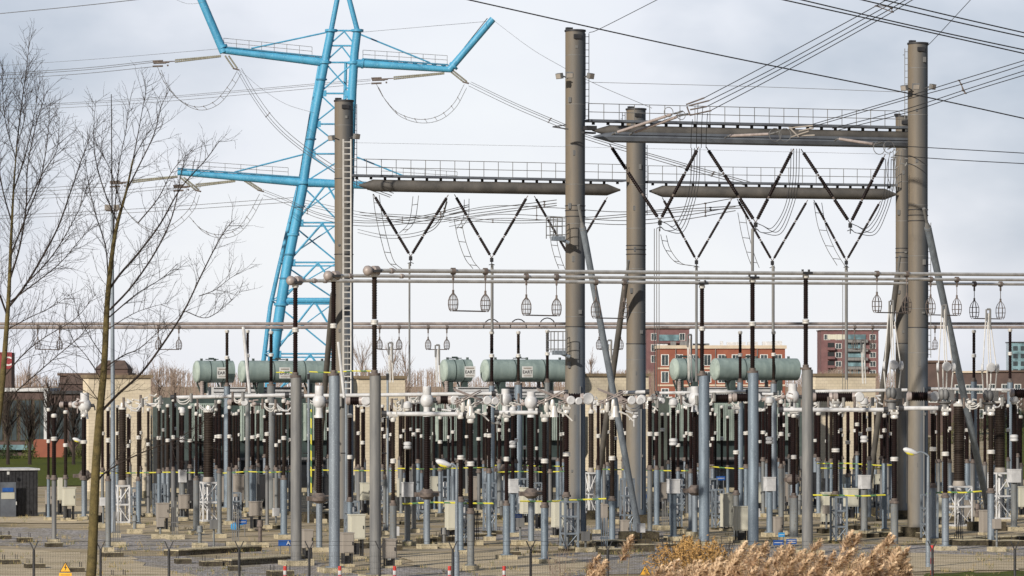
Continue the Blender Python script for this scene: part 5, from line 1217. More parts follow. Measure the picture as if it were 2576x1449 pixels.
def pump(x, y, label):
    s = S(y); g = G(x, y); root = thing('blue_container', g, label, 'container'); MB().lathe(g, g + UP * .35, [(0, .2), (.3, .24), (.8, .22), (1, .08)], 14).build('body', 'lblue', root); MB().box(g + UP * .3 + RD * .25, (.3, .2, .15)).build('spout', 'lblue', root)
pump(592, 1332, 'bright light blue container beside the blue sign')
# ------------------------------------------------------------------ fence
FY = 1523.0; fs = S(FY)
fx = [-90, 85, 253, 425, 602, 778, 955, 1145 - 6, 1335, 1529, 1722, 1932, 2136, 2345, 2553, 2730]
fence = thing('perimeter_fence', P(1288, FY, fs), 'dark wire mesh perimeter fence with Y topped posts across the foreground', 'fence')
def fp(x, y): return P(x, y, fs)
mesh = MB(); ztop = H - (1388 - YH) / fs
for i, x in enumerate(fx):
    mb = MB(); g = fp(x, FY); g.z = 0; t = fp(x, 1383)
    mb.tube(g, t, .042, n=8)
    mb.tube(t - UP * .02, fp(x - 11, 1361), .02, n=5); mb.tube(t - UP * .02, fp(x + 11, 1361), .018, n=5)
    mb.build('fence_post', 'dark', fence)
for i in range(len(fx) - 1):
    a = fp(fx[i], FY); b = fp(fx[i + 1], FY); n = int((b.x - a.x) / .055)
    if fx[i] >= 1500: pass
    for k in range(1, n):
        q = a.lerp(b, k / n); q.z = .05; mesh.box(Vector((q.x, q.y, (ztop + .05) / 2)), (.006, .0045, ztop - .05), Vector((1, 0, 0)), Vector((0, 1, 0)))
A = fp(fx[0], FY); B = fp(fx[-1], FY)
k = .05
while k < ztop:
    mesh.box(Vector(((A.x + B.x) / 2, A.y - .006, k)), (B.x - A.x, .005, .006), Vector((1, 0, 0)), Vector((0, 1, 0))); k += .2
mesh.build('wire_mesh', 'dark', fence, smooth=False)
mb = MB()
for (dx, y) in ((-11, 1361), (-6, 1371), (11, 1361), (6, 1371)):
    for i in range(len(fx) - 1): mb.poly(sagp(fp(fx[i] + dx, y), fp(fx[i + 1] + dx, y), .02, 4), .0035, 3)
mb.build('barbed_wire', 'dark', fence)
def warn(x, y, label, s=None):
    s = s or fs; c = P(x, y, s) - Vector((0, .06, 0)); root = thing('warning_sign', c, label, 'warning sign', 'yellow high voltage warning signs'); X = Vector((1, 0, 0)); Y = Vector((0, 1, 0))
    w_ = 15 / s; h = 26 / s; z0 = c.z
    mb = MB(); a = c + X * -w_; b = c + X * w_; t = c + UP * h
    for p in (a, b, t): mb.v.append(p.copy())
    for p in (a, b, t): mb.v.append(p + Y * .01)
    mb.f += [(0, 1, 2), (5, 4, 3), (0, 3, 4, 1), (1, 4, 5, 2), (2, 5, 3, 0)]; mb.build('border', 'dark', root, smooth=False)
    mb = MB(); cc = (a + b + t) / 3 - Y * .006
    for p in (a, b, t): mb.v.append(cc + (p - cc) * .82 - Y * .003)
    mb.f += [(0, 1, 2)]; mb.build('triangle_panel', 'orange', root, smooth=False)
    mb = MB(); q = c - Y * .014
    pts = [(.1, .85), (-.2, .42), (.02, .42), (-.12, .08), (.24, .5), (.03, .5)]
    for (px, py) in pts: mb.v.append(q + X * px * w_ + UP * py * h)
    mb.f.append(tuple(range(6))); mb.build('lightning_bolt', 'dark', root, smooth=False)
    MB().box(c - UP * (12 / s) , (w_ * 2.1, .012, 20 / s), X, Y).build('text_plate', 'orange', root, smooth=False)
    mb = MB()
    for i in range(3): mb.box(c - UP * ((7 + i * 5) / s) - Y * .01, (w_ * 1.6, .004, 1.4 / s), X, Y)
    mb.build('small_print', 'dark', root, smooth=False)
warn(165, 1439, 'yellow triangle warning sign on the fence left of the mossy trunk'); warn(1623, 1447, 'yellow triangle warning sign on the fence beside the golden bush')
for (x, lab) in ((717, 'leftmost red and white marker stake, below the first tall post'), (855, 'red and white marker stake below the second tall post'), (993, 'red and white marker stake right of the third tall post'), (1131, 'red and white marker stake left of the central street lamp'), (1268, 'red and white marker stake left of the front central column'), (2345, 'red and white marker stake by the right street lamp')):
    b = 1480 if x != 2345 else 1450; yt = 1424 if x != 2345 else 1372; s = S(b); g = G(x, b); root = thing('marker_stake', g, lab, 'marker stake', 'red and white marker stakes'); t = P(x, yt, s)
    n = 5
    for i in range(n): MB().tube(g.lerp(t, i / n), g.lerp(t, (i + 1) / n), .065, n=10).build('red_band' if i % 2 == 0 else 'white_band', 'red' if i % 2 == 0 else 'white', root)

# ------------------------------------------------------------------ masonry fire walls
def wallblock(x0, x1, ytop, base, dp, label, door=False):
    s = S(base); g = G((x0 + x1) / 2, base); h = H - (ytop - YH) / s; wv = (x1 - x0) / s / math.cos(A20)
    root = thing('fire_wall', g, label, 'fire wall', 'cream masonry fire walls')
    wv -= dp * math.sin(A20)
    MB().box(g + UP * h / 2 + BD * dp / 2, (wv, dp, h)).build('wall', 'wall', root, smooth=False)
    MB().box(g + UP * (h + .08) + BD * dp / 2, (wv + .25, dp + .25, .2)).build('coping', 'cop', root, smooth=False)
    MB().box(g + UP * .25 - BD * .02 + BD * dp / 2, (wv + .06, dp + .1, .5)).build('base_course', 'conc', root, smooth=False)
wallblock(216, 386, 950, 1255, 1.6, 'cream masonry wall directly behind the mossy tree trunk')
wallblock(893, 1028, 952, 1235, 1.6, 'cream masonry wall right of the ladder column')
wallblock(1472, 1642, 946, 1235, 1.6, 'cream masonry wall between the two central columns')
wallblock(2040, 2215, 946, 1230, 1.6, 'cream masonry wall below the plum apartment tower')

# ------------------------------------------------------------------ transformers
def transformer(x0, x1, short, long_, base, label, yt, yb, placards):
    s = S(base); g = G((x0 + x1) / 2, base); q = lambda x, y, k=0: P(x, y, s) + BD * k
    root = thing('power_transformer', g, label, 'power transformer', 'power transformers with pale green tanks')
    xc = (x0 + x1) / 2; wv = (x1 - x0) / s; zt = H - (1000 - YH) / s
    MB().box(Vector((g.x, g.y, zt / 2 + .3)) + BD * 1.8, (wv * .96, 2.2, zt - .6)).build('tank', 'dgreen', root, smooth=False)
    mb = MB(); mb.box(Vector((g.x, g.y, zt + .35)) + BD * 1.8, (wv * .62, 1.9, .7)); mb.build('lid', 'white', root, smooth=False)
    mb = MB(); L = wv * .62
    for k in range(3): mb.box(Vector((g.x, g.y, zt + .12 + k * .25)) + BD * .83, (L, .05, .05))
    mb.build('pipe_rail', 'dark', root, smooth=False)
    MB().box(Vector((g.x, g.y, 1.1)) + BD * .9, (wv * 1.0, .9, 2.2)).build('cooler_shade_box', 'black', root, smooth=False)  # black box paints in the shadow below the radiators
    MB().box(Vector((g.x, g.y, .15)) + BD * 1.5, (wv * 1.1, 3.4, .3)).build('plinth', 'conc', root, smooth=False)
    for (fa, fb) in ((-.48, -.30), (-.14, .02), (.30, .48)):
        a = g + RD * (fa * wv); b = g + RD * (fb * wv); n = 14; mb = MB(); za = H - (1108 - YH) / s; zb = H - (1016 - YH) / s
        for i in range(n):
            c = a.lerp(b, (i + .5) / n); mb.box(Vector((c.x, c.y, (za + zb) / 2)) + BD * .45, ((fb - fa) * wv / n * .55, .55, zb - za))
        for zz in (za, (za + zb) / 2, zb): mb.box(Vector(((a.x + b.x) / 2, (a.y + b.y) / 2, zz)) + BD * .5, ((fb - fa) * wv, .5, .07))
        mb.build('radiator', 'greenpale', root, smooth=False)
    # white frame front with brace
    mb = MB()
    for fa in (-.2, .2, .49): mb.box(g + RD * fa * wv + UP * 1.2, (.08, .08, 2.4))
    mb.beam(g - RD * .5 * wv + UP * 2.3, g + RD * .5 * wv + UP * 2.3, .1, .16)
    mb.tube(g + RD * .02 * wv + UP * .2, g + RD * .16 * wv + UP * 2.2, .05); mb.build('front_frame', 'galvgrey', root, smooth=False)
    for (xa, xb) in (short, long_):
        r = (yb - yt) / s / 2; ym = (yt + yb) / 2; a = q(xa, ym, 1.2); b = P(xb, ym, s) ; d = RD
        a = P(xa + 10, ym, s); L = (xb - xa - 20) / s / math.cos(A20); b = a + d * L
        cons = MB().lathe(a, b, [(0, r), (1, r)], 36).build('conservator', 'green', root)
        MB().lathe(a - d * .22, a, [(0, r * .55), (.25, r * .82), (.6, r * .97), (1, r)], 36).build('end_cap', 'greenpale', cons)
        mb = MB()
        for k in (.33, .68): c = a + d * L * k; mb.lathe(c - d * .03, c + d * .03, [(0, r * 1.015), (1, r * 1.015)], 36)
        for k in (.12, .5, .9): c = a + d * L * k + UP * r; mb.tube(c, c + UP * .14, .09); 
        c = a + d * L * .4 + UP * (r + .08); mb.tube(c - d * .4, c + d * .5, .03); mb.box(c + UP * .05, (.35, .2, .12))
        mb.build('seam_and_valve', 'dgreen', cons)
        mb = MB()
        for k in (.2, .78): c = a + d * L * k - UP * (r + .3); mb.box(c, (.35, .5, .8)); mb.tube(c + UP * .3 - d * .5, c - UP * .5 - d * .2, .06)
        mb.build('saddle', 'dgreen', cons, smooth=False)
    for (px, word, tilt) in placards:
        c = P(px, (yt + yb) / 2 + 3, s); r = (yb - yt) / s / 2; c = c - BD * (r + .07)
        hw = .38; mb = MB(); mb.box(c, (hw * 2, .03, .74)); pl = mb.build('placard', 'wframe', root, smooth=False)
        text(word, .30, c - BD * .02 - UP * .02, RD, UP, 'dark', pl)
        mb = MB()
        for k in (.24, -.22, -.28): mb.box(c - BD * .018 + UP * k, (hw * 1.5, .004, .035 if k < 0 else .09))
        mb.build('small_print', 'taupe', pl, smooth=False)
    # bushings on top
    for fa in (-.38, -.02, .28):
        c = g + RD * fa * wv + BD * 1.2; c.z = zt + .1; MB().ins(c, c + UP * 1.0, .14, 12, .12).build('bushing', 'pink', root); MB().lathe(c + UP, c + UP * 1.3, [(0, .05), (.4, .15), (1, .05)], 10).build('bushing_cap', 'white', root)
transformer(470, 850, (486, 592), (600, 838), 1240, 'left power transformer with two pale green tanks, under the blue tower', 907, 963, [(552, 'EART', 0), (708, 'EART', 0)])
transformer(1085, 1460, (1108, 1192), (1211, 1440), 1240, 'middle power transformer with two pale green tanks, left of the front central column', 904, 961, [(1172, 'EART', 0), (1316, 'EART', 0)])
transformer(1672, 2035, (1688, 1772), (1790, 2020), 1238, 'right power transformer with two pale green tanks, before the red brick building', 901, 957, [])
# dark backdrop rear walls of the transformer bays
def baywall(x0, x1, base, ytop, label, m='dgreen'):
    s = S(base); a = G(x0, base); b = G(x1, base); h = H - (ytop - YH) / s; d = (b - a).normalized(); root = thing('bay_wall', a, label, 'wall', 'dark rear walls of the transformer bays')
    MB().box((a + b) / 2 + UP * h / 2, ((b - a).length, .3, h), d, Vector((-d.y, d.x, 0))).build('wall', m, root, smooth=False)
baywall(385, 900, 1185, 1000, 'rear wall of the left transformer bay'); baywall(1025, 1480, 1183, 1000, 'rear wall of the middle transformer bay'); baywall(1640, 2045, 1180, 1000, 'rear wall of the right transformer bay')
for (x0, x1, yt, base, m, lab) in ((386, 470, 1100, 1236, 'black', 'black low screen between cream wall and left transformer'), (1026, 1085, 1104, 1234, 'black', 'black low screen left of the middle transformer'), (1642, 1674, 1100, 1232, 'black', 'black low screen left of the right transformer'), (2215, 2340, 1100, 1225, 'dconc', 'dark low screen behind the rightmost columns')):
    s = S(base); a = G(x0, base); b = G(x1, base); d = (b - a).normalized(); h = H - (yt - YH) / s; root = thing('screen', a, lab, 'screen'); MB().box((a + b) / 2 + UP * h / 2, ((b - a).length, .2, h), d, Vector((-d.y, d.x, 0))).build('panel', m, root, smooth=False)

# ------------------------------------------------------------------ shed at left
s = S(1302); g = G(48, 1302); h = H - (1184 - YH) / s
root = thing('equipment_shed', g, 'black equipment shed with grey door and pale roof at the left edge', 'shed')
a = G(-30, 1302); b = G(95, 1300); d = (b - a).normalized(); sd = Vector((-d.y, d.x, 0)); L = (b - a).length; c = (a + b) / 2 + sd * 1.2
mb = MB(); mb.box(c + UP * h / 2, (L, 2.4, h), d, sd); 
for k in range(14): mb.box(a + d * (L * (k + .5) / 14) - sd * .012 + UP * h / 2, (.05, .024, h * .96), d, sd)
mb.build('wall', 'dark', root, smooth=False)
MB().box(c + UP * (h + .05), (L + .2, 2.6, .1), d, sd).build('roof', 'white', root, smooth=False)
dr = P(20, 1255, s) - sd * .04; dr.z = 1.0; dd = MB().box(dr, (40 / s, .04, 1.9), d, sd).build('door', 'beamg', root, smooth=False)
MB().box(P(19, 1232, s) - sd * .08, (28 / s, .02, 10 / s), d, sd).build('blue_notice', 'sblue', dd, smooth=False)
MB().box(P(19, 1247, s) - sd * .08, (34 / s, .02, 16 / s), d, sd).build('yellow_notice', 'cream', dd, smooth=False)
MB().box(P(40, 1266, s) - sd * .09, (.04, .05, .18), d, sd).build('handle', 'wframe', dd, smooth=False)
MB().box(P(20, 1190, s) - sd * .06, (.12, .06, .16), d, sd).build('wall_lamp', 'wframe', root, smooth=False)

# ------------------------------------------------------------------ buildings behind
EX = Vector((1, 0, 0)); EY = Vector((0, 1, 0))
def building(name, x0, x1, ytop, s, label, m, rows, cols, winc=(.9, 1.4), wm='glass', fr=True, dp=10, roofm='cop', cat='building', xr=None, skip=(), roofh=.3, sill=None, z0=0, ax=EX, ay=EY, zbase=1.2, zfirst=1.5, ztopgap=.6, grp=None, vis=None, fm=None):
    a = P(x0, YH, s); b = P(x1, YH, s); g = (a + b) / 2; g.z = 0; h = H - (ytop - YH) / s; W_ = (b.x - a.x)
    if vis: zfirst = h - ztopgap - vis
    root = thing(name, g, label, cat, grp)
    MB().box(g + UP * h / 2 + ay * dp / 2, (W_, dp, h), ax, ay).build('wall', m, root, smooth=False)
    MB().box(g + UP * (h + roofh / 2) + ay * dp / 2, (W_ + .5, dp + .6, roofh), ax, ay).build('roof', roofm, root, smooth=False)
    k = 0
    for r in range(rows):
        for c in range(cols):
            if (r, c) in skip: continue
            zc = zfirst + (h - ztopgap - zfirst) * (r + .5) / rows; xc = (c + .5) / cols - .5; q = g + ax * xc * W_; q.z = zc
            if q.z < 0: continue
            f_ = MB().box(q - ay * .02, (winc[0] + .22, .06, winc[1] + .22), ax, ay).build('window', (fm or 'wframe') if fr else 'dark', root, smooth=False)
            mb = MB()
            n = 2 if winc[0] < 2.2 else 3
            for i in range(n): mb.box(q - ay * .06 + ax * ((i + .5) / n - .5) * winc[0], (winc[0] / n * .86, .04, winc[1]), ax, ay)
            mb.build('pane', wm, f_, smooth=False)
    return root, g, h, W_
building('apartment_building', 1655, 1975, 877, 15, 'long red brick apartment block with white windows and pale eaves', 'brick', 4, 9, (1.1, 1.7), 'glass', True, 10, 'stone', vis=11.4, roofh=.55, ztopgap=.5)
root = [o for o in C.objects if o.name.startswith('apartment_building')][0]; g = root.location; a = P(1655, 877, 15); b = P(1975, 877, 15); hh = a.z
for k in range(11):
    q = Vector((a.x + (b.x - a.x) * (.04 + k * .092) + R.uniform(-.4, .4), g.y + R.uniform(2, 6), hh + .55)); w_ = R.uniform(.5, 2.4); h_ = R.uniform(.25, .8); MB().box(q + UP * h_ / 2, (w_, R.uniform(.6, 1.5), h_), Vector((1, 0, 0)), Vector((0, 1, 0))).build('roof_unit', R.choice(('dark', 'galvgrey', 'white')), root, smooth=False)
for k in range(4): MB().box(Vector((g.x, g.y - .05, hh - 3.3 - k * 2.85)), (b.x - a.x + .02, .12, .28), Vector((1, 0, 0)), Vector((0, 1, 0))).build('string_course', 'stone', root, smooth=False)
for x_ in (1700, 1800, 1905): q = P(x_, 920, 15); MB().tube(Vector((q.x, g.y - .12, .2)), Vector((q.x, g.y - .12, hh)), .07).build('downpipe', 'galvgrey', root)
root, g, h, W_ = building('apartment_tower', 2066, 2210, 832, 8.2, 'plum brick apartment tower with glazed balconies, below the right beams', 'brickp', 5, 5, (1.7, 1.5), 'glass', True, 14, 'brickd', skip=[(r, c) for r in range(5) for c in (2, 3)] + [(r, 0) for r in range(4)], vis=13.7)
for r in range(5):
    zc = h - 1.9 - r * 2.75
    if zc > .5:
        q = g + EX * W_ * .12; q.z = zc; MB().box(q - EY * .15, (5.4, .3, 1.5), EX, EY).build('glazing', 'glassb', root, smooth=False)
        q.z = zc - 1.3; MB().box(q - EY * .8, (6.6, 1.5, .9), EX, EY).build('balcony', 'galvgrey', root, smooth=False)
        if r: q = g - EX * W_ * .33; q.z = zc; MB().box(q - EY * .05, (2.0, .12, 1.9), EX, EY).build('loggia', 'black', root, smooth=False); q.z -= .9; MB().box(q - EY * .7, (2.3, 1.2, .8), EX, EY).build('balcony', 'brickp', root, smooth=False)
MB().box(g + UP * (h - 1.9) - EX * W_ * .22 - EY * .05, (6, .1, 1.5), EX, EY).build('top_window', 'cream', root, smooth=False)
root, g, h, W_ = building('apartment_tower', 1627, 1734, 828, 9, 'plum brick tower with wide balcony windows behind the long red block', 'brickp', 3, 3, (1.4, 1.8), 'glass', True, 14, 'brickd', skip=[(r, 1) for r in range(3)], vis=9.3)
for r in range(3):
    q = g + EX * .3; q.z = h - 2.4 - r * 3.1; MB().box(q - EY * .1, (5.6, .2, 1.7), EX, EY).build('glazing', 'glassb', root, smooth=False); q.z -= 1.35; MB().box(q - EY * .6, (6.4, 1.1, .35), EX, EY).build('balcony', 'brickp', root, smooth=False)
building('office_tower', 2545, 2640, 862, 8, 'blue grey glass office tower at the far right edge', 'glassb', 5, 5, (1.2, 1.2), 'glass', False, 12, 'dark', vis=12)
building('brick_house', 2330, 2398, 912, 18, 'brown brick building behind the right strut', 'brickd', 1, 2, (1.0, 1.2), 'glass', True, 8, 'rooftile', zfirst=1)
building('terraced_house', 2398, 2478, 938, 16, 'dark brick terraced house with pale eaves right of the strut', 'brickd', 2, 3, (1.0, 1.2), 'glass', True, 8, 'ylw' if False else 'stone', zfirst=.5)
building('terraced_house', 2480, 2640, 936, 15.5, 'dark brick terraced house with white framed windows at right edge', 'brickd', 2, 5, (.9, 1.1), 'glass', True, 8, 'rooftile', zfirst=.5)
# low modern building at left
root, g, h, W_ = building('school_building', -60, 118, 985, 25, 'low modern building with white fascia and dark glass at left', 'brickd', 1, 5, (1.1, 4.0), 'glass', True, 8, 'white', fm='dconc', zfirst=1.0, roofh=.35, ztopgap=.3)
MB().box(g + EX * (W_ / 2 - .12) - EY * .2 + UP * h / 2, (.28, .3, h), EX, EY).build('pillar', 'white', root, smooth=False); MB().box(g - EY * .3 + UP * .9, (W_ * .9, .5, .5), EX, EY).build('ledge', 'glassb', root, smooth=False)
building('dark_annex', 119, 216, 991, 25, 'dark brown annex right of the low modern building', 'brickd', 1, 2, (1.3, 3.4), 'glass', False, 8, 'dark', zfirst=1.0)
building('gable_house', 150, 318, 945, 22, 'brown roofed house behind the cream wall left of the trunk', 'brickd', 1, 2, (.8, .8), 'glass', True, 7, 'rooftile', zfirst=.5)
def roofed(x0, x1, ye, yr, s, label, m='rooftile'):
    a = P(x0, ye, s); b = P(x1, ye, s); r0 = P(x0 + (x1 - x0) * .18, yr, s) + EY * 3; r1 = P(x1 - (x1 - x0) * .18, yr, s) + EY * 3
    root = thing('house_roof', P(x0, ye, s), label, 'house', None); mb = MB(); mb.v += [a, b, b + EY * 6, a + EY * 6, r0, r1]; mb.f += [(0, 1, 5, 4), (1, 2, 5), (2, 3, 4, 5), (3, 0, 4)]
    mb.build('roof', m, root, smooth=False); g = (a + b) / 2 + EY * 3; g.z = 0; hh = a.z; MB().box(g + UP * hh / 2, ((b - a).length * .96, 5.6, hh - .02), EX, EY).build('wall', 'brickd', root, smooth=False)
roofed(238, 322, 928, 906, 20, 'hipped brown roof peeking above the left cream wall'); roofed(145, 250, 966, 942, 24, 'long brown roof left of the mossy trunk')
a = P(12, 905, 14); root = thing('sign_tower', Vector((a.x, a.y, 0)), 'dark tower block with red sign showing white letter C', 'building')
zt = P(0, 887, 14).z; MB().box(Vector((a.x - .4, a.y + 2, zt / 2)), (3.2, 4, zt), EX, EY).build('wall', 'brickd', root, smooth=False)
pn = MB().box(P(15, 907, 14) - EY * .06, (30 / 14, .1, 42 / 14), EX, EY).build('red_panel', 'red', root, smooth=False); M['red2'] = mat('maroon_sign_paint', (.28, .02, .03), None, .5); pn.data.materials[0] = M['red2']
text('C', 2.3, P(19, 910, 14) - EY * .15, EX, UP, 'wframe', pn)
s = 25.5; a = P(88, 1148, s); root = thing('brick_wall', a.to_2d().to_3d(), 'low red brick garden wall before the low modern building', 'garden wall'); MB().box(Vector(((P(125, YH, s).x), F / s, .5 * (H - (1105 - YH) / s))), (80 / s, .3, H - (1105 - YH) / s), EX, EY).build('wall', 'brick', root, smooth=False)
s = 14; a = P(2345, 985, s)

# ------------------------------------------------------------------ vegetation
def grow(mb, p, d, L, r, lvl, rng, up=.25, spacing=.28, tipn=3):
    n = max(3, int(L / .25)) if lvl > 0 else 3
    pts = [p.copy()]; q = p.copy(); dd = d.copy()
    for i in range(n):
        dd = (dd + Vector((rng.gauss(0, .13), rng.gauss(0, .13), rng.gauss(0, .10))) + UP * up * (.35 / n)).normalized(); q = q + dd * (L / n); pts.append(q.copy())
    mb.poly(pts, r, 5 if lvl > 1 else tipn, max(r * .3, .0028))
    if lvl > 0: sprout(mb, pts, L, r, lvl, rng, up, spacing)
def sprout(mb, pts, L, r, lvl, rng, up, spacing, t0=.12):
    k = int(L / spacing); n = len(pts) - 1
    for j in range(k):
        t = t0 + (1 - t0) * (j + rng.random()) / k; i = min(n - 1, int(t * n)); b = pts[i].lerp(pts[i + 1], t * n - i); dd = (pts[i + 1] - pts[i]).normalized()
        ang = rng.uniform(.5, 1.15); ax_ = dd.orthogonal().normalized(); ax_.rotate(Quaternion(dd, rng.uniform(0, 6.283)))
        nd = (dd * math.cos(ang) + ax_ * math.sin(ang)); nd = (nd + UP * up * .45).normalized()
        ll = {3: rng.uniform(1.2, 2.6), 2: rng.uniform(.6, 1.5), 1: rng.uniform(.2, .62)}[lvl] * (1.15 - .65 * t)
        rr = {3: .018, 2: .0085, 1: .0044}[lvl]
        grow(mb, b, nd, ll, min(r * .7, rr), lvl - 1, rng, up, {3: .26, 2: .17, 1: .15}[lvl] if lvl > 1 else .2)
def tree(name, s, trunk, boughs, label, rng, rt, group='bare winter trees in the foreground', den=1.0):
    base = P(*trunk[0], s); base.z = min(base.z, gz(F / s) + .0); base.z = gz(F / s) - .05
    root = thing(name, base, label, 'tree', group)
    tp = [base] + [P(x, y, s) for (x, y) in trunk[0:]]; tp = curve(tp, 5); mb = MB(); k = len(tp)
    mb = MB(); mb.poly(tp, rt, 10, rt * .13, 1.1); mb.build('trunk', 'bark', root)
    cr = MB(); sprout(cr, tp[int(k * .35):], 9, .04, 2, rng, .4, .3)
    for (pts, r, lv) in boughs:
        q = [P(*p_, s) for p_ in pts]
        off = rng.uniform(-1.2, 1.2); r = r * .75
        for i in range(len(q)): q[i] = q[i] + Vector((0, off * i / len(q), 0))
        c = curve(q, 5); L = sum((c[i + 1] - c[i]).length for i in range(len(c) - 1)); cr.poly(c, r, 6, r * .25); sprout(cr, c, L, r, 2, rng, .4, (.125 if lv else .2) * den)
    cr.build('crown', 'twig', root)
    return root
rng = random.Random(11)
tree('bare_tree', 90, [(226, 1500), (232, 1400), (240, 1200), (250, 1050), (262, 920), (270, 760), (282, 640), (296, 560), (318, 480), (335, 400)],
     [([(335, 400), (348, 330), (362, 250), (372, 196)], .024, 1), ([(270, 735), (300, 690), (350, 630), (400, 560), (450, 470), (510, 400), (545, 350)], .05, 1), ([(276, 780), (330, 720), (390, 630), (430, 540), (450, 440), (462, 380)], .045, 1), ([(272, 800), (340, 740), (400, 700), (440, 660)], .03, 1),
      ([(255, 1035), (300, 990), (358, 938), (417, 860), (467, 783), (513, 690), (560, 600), (590, 560)], .055, 1), ([(262, 926), (310, 895), (353, 876), (400, 835), (450, 800)], .03, 1), ([(500, 745), (540, 730), (580, 700), (612, 680)], .02, 1), ([(467, 783), (520, 800), (570, 770), (620, 725)], .02, 1),
      ([(244, 1213), (262, 1190), (310, 1160), (380, 1128), (440, 1105), (500, 1065), (545, 1035)], .035, 1), ([(440, 1105), (480, 1110), (520, 1120)], .015, 0), ([(430, 1108), (440, 1145), (455, 1180)], .012, 0),
      ([(272, 700), (265, 620), (240, 540), (225, 480), (215, 420), (205, 330)], .03, 1), ([(282, 640), (290, 520), (300, 420), (318, 330), (330, 250)], .03, 1), ([(296, 560), (262, 480), (240, 400), (235, 330), (240, 250)], .03, 1), ([(318, 480), (350, 420), (390, 340), (410, 270), (432, 230)], .03, 1),
      ([(262, 900), (230, 850), (200, 790), (190, 740)], .02, 0), ([(258, 960), (220, 900), (180, 850), (160, 790)], .02, 0), ([(335, 400), (360, 350), (395, 290)], .02, 1), ([(250, 1010), (215, 960), (180, 925), (150, 905)], .018, 0), ([(348, 560), (400, 500), (440, 430), (490, 380)], .025, 1), ([(252, 1010), (220, 985), (190, 965)], .015, 0),
      ([(268, 830), (330, 790), (380, 770), (420, 760)], .02, 1), ([(305, 520), (285, 440), (262, 380), (268, 310)], .02, 1)],
     'bare tree with mossy trunk standing left, in front of the fence', rng, .175, den=1.45)
tree('bare_tree', 92, [(-22, 1300), (-12, 1120), (4, 980), (14, 860), (22, 740), (28, 600), (34, 480), (42, 370)],
     [([(42, 370), (52, 260), (62, 170), (66, 95)], .03, 1), ([(24, 770), (60, 720), (100, 650), (140, 570), (170, 480), (195, 400), (215, 340)], .05, 1), ([(26, 700), (50, 620), (66, 520), (70, 420), (90, 320), (118, 230)], .04, 1), ([(28, 640), (60, 560), (100, 460), (120, 360), (128, 260)], .035, 1), ([(24, 760), (90, 710), (150, 660), (200, 600), (240, 560)], .03, 1),
      ([(20, 800), (-10, 700), (-20, 600), (-10, 480), (-5, 360)], .04, 1), ([(30, 560), (10, 480), (0, 390), (8, 290), (2, 200)], .03, 1), ([(34, 480), (60, 400), (80, 310), (95, 220)], .03, 1), ([(16, 830), (70, 800), (130, 770), (170, 740)], .025, 1), ([(8, 950), (60, 890), (110, 850), (190, 800), (240, 740)], .03, 1),
      ([(40, 400), (20, 320), (14, 240), (20, 180)], .02, 1), ([(0, 1020), (70, 960), (140, 900), (200, 850), (225, 820)], .03, 1), ([(42, 370), (70, 280), (62, 200)], .02, 1), ([(66, 520), (110, 440), (150, 380), (160, 300)], .025, 1), ([(60, 720), (130, 640), (190, 530), (215, 450)], .03, 1)],
     'darker bare tree cut off by the left edge', rng, .13)
def fartree(x, ytop, s, wd, label, rng):
    g = P(x, YH, s); g.z = 0; mt_ = 'twig' if s > 20 else 'twigfar'; root = thing('bare_tree', g, label, 'tree', 'distant bare trees'); t = P(x, ytop, s); MB().poly([g, g.lerp(t, .5), t], .18, 6, .03).build('trunk', mt_, root); mb = MB(); Ht = t.z
    for i in range(46):
        b = g.lerp(t, rng.uniform(.25, .9)); d = Vector((rng.uniform(-1, 1), rng.uniform(-1, 1), rng.uniform(.8, 2.2))).normalized(); L = rng.uniform(.25, .6) * wd / s
        q = b + d * L; mb.poly([b, b.lerp(q, .5) + Vector((rng.gauss(0, .1), 0, .1)), q], .05, 3, .015)
        for k in range(6):
            c = b.lerp(q, rng.uniform(.3, 1)); mb.poly([c, c + (d + Vector((rng.gauss(0, .5), rng.gauss(0, .5), .5))).normalized() * L * .45], .022, 3, .01)
    mb.build('crown', mt_, root)
for (x, yt, wd, lab) in ((912, 882, 60, 'distant reddish bare tree right of the ladder'), (985, 890, 50, 'distant reddish bare tree left of the thin mast'), (1020, 892, 45, 'distant bare tree left of the middle green tanks'), (400, 935, 50, 'distant bare tree right of the cream wall'), (440, 940, 50, 'distant bare tree before the left transformer'), (70, 935, 40, 'distant bare tree above the low modern building'), (350, 945, 40, 'distant bare tree above the left cream wall'), (1486, 900, 30, 'distant bare tree right of the central column')):
    fartree(x, yt, 16, wd * 2, lab, rng)
for (x, yt, wd, lab) in ((20, 1010, 60, 'brown twiggy bush before the low modern building, leftmost'), (75, 1030, 60, 'brown twiggy bush beside the white framed windows'), (135, 1000, 70, 'brown twiggy bush before the dark annex'), (185, 1015, 60, 'brown twiggy bush left of the cream wall')):
    fartree(x, yt, 28, wd * 2.2, lab, rng)
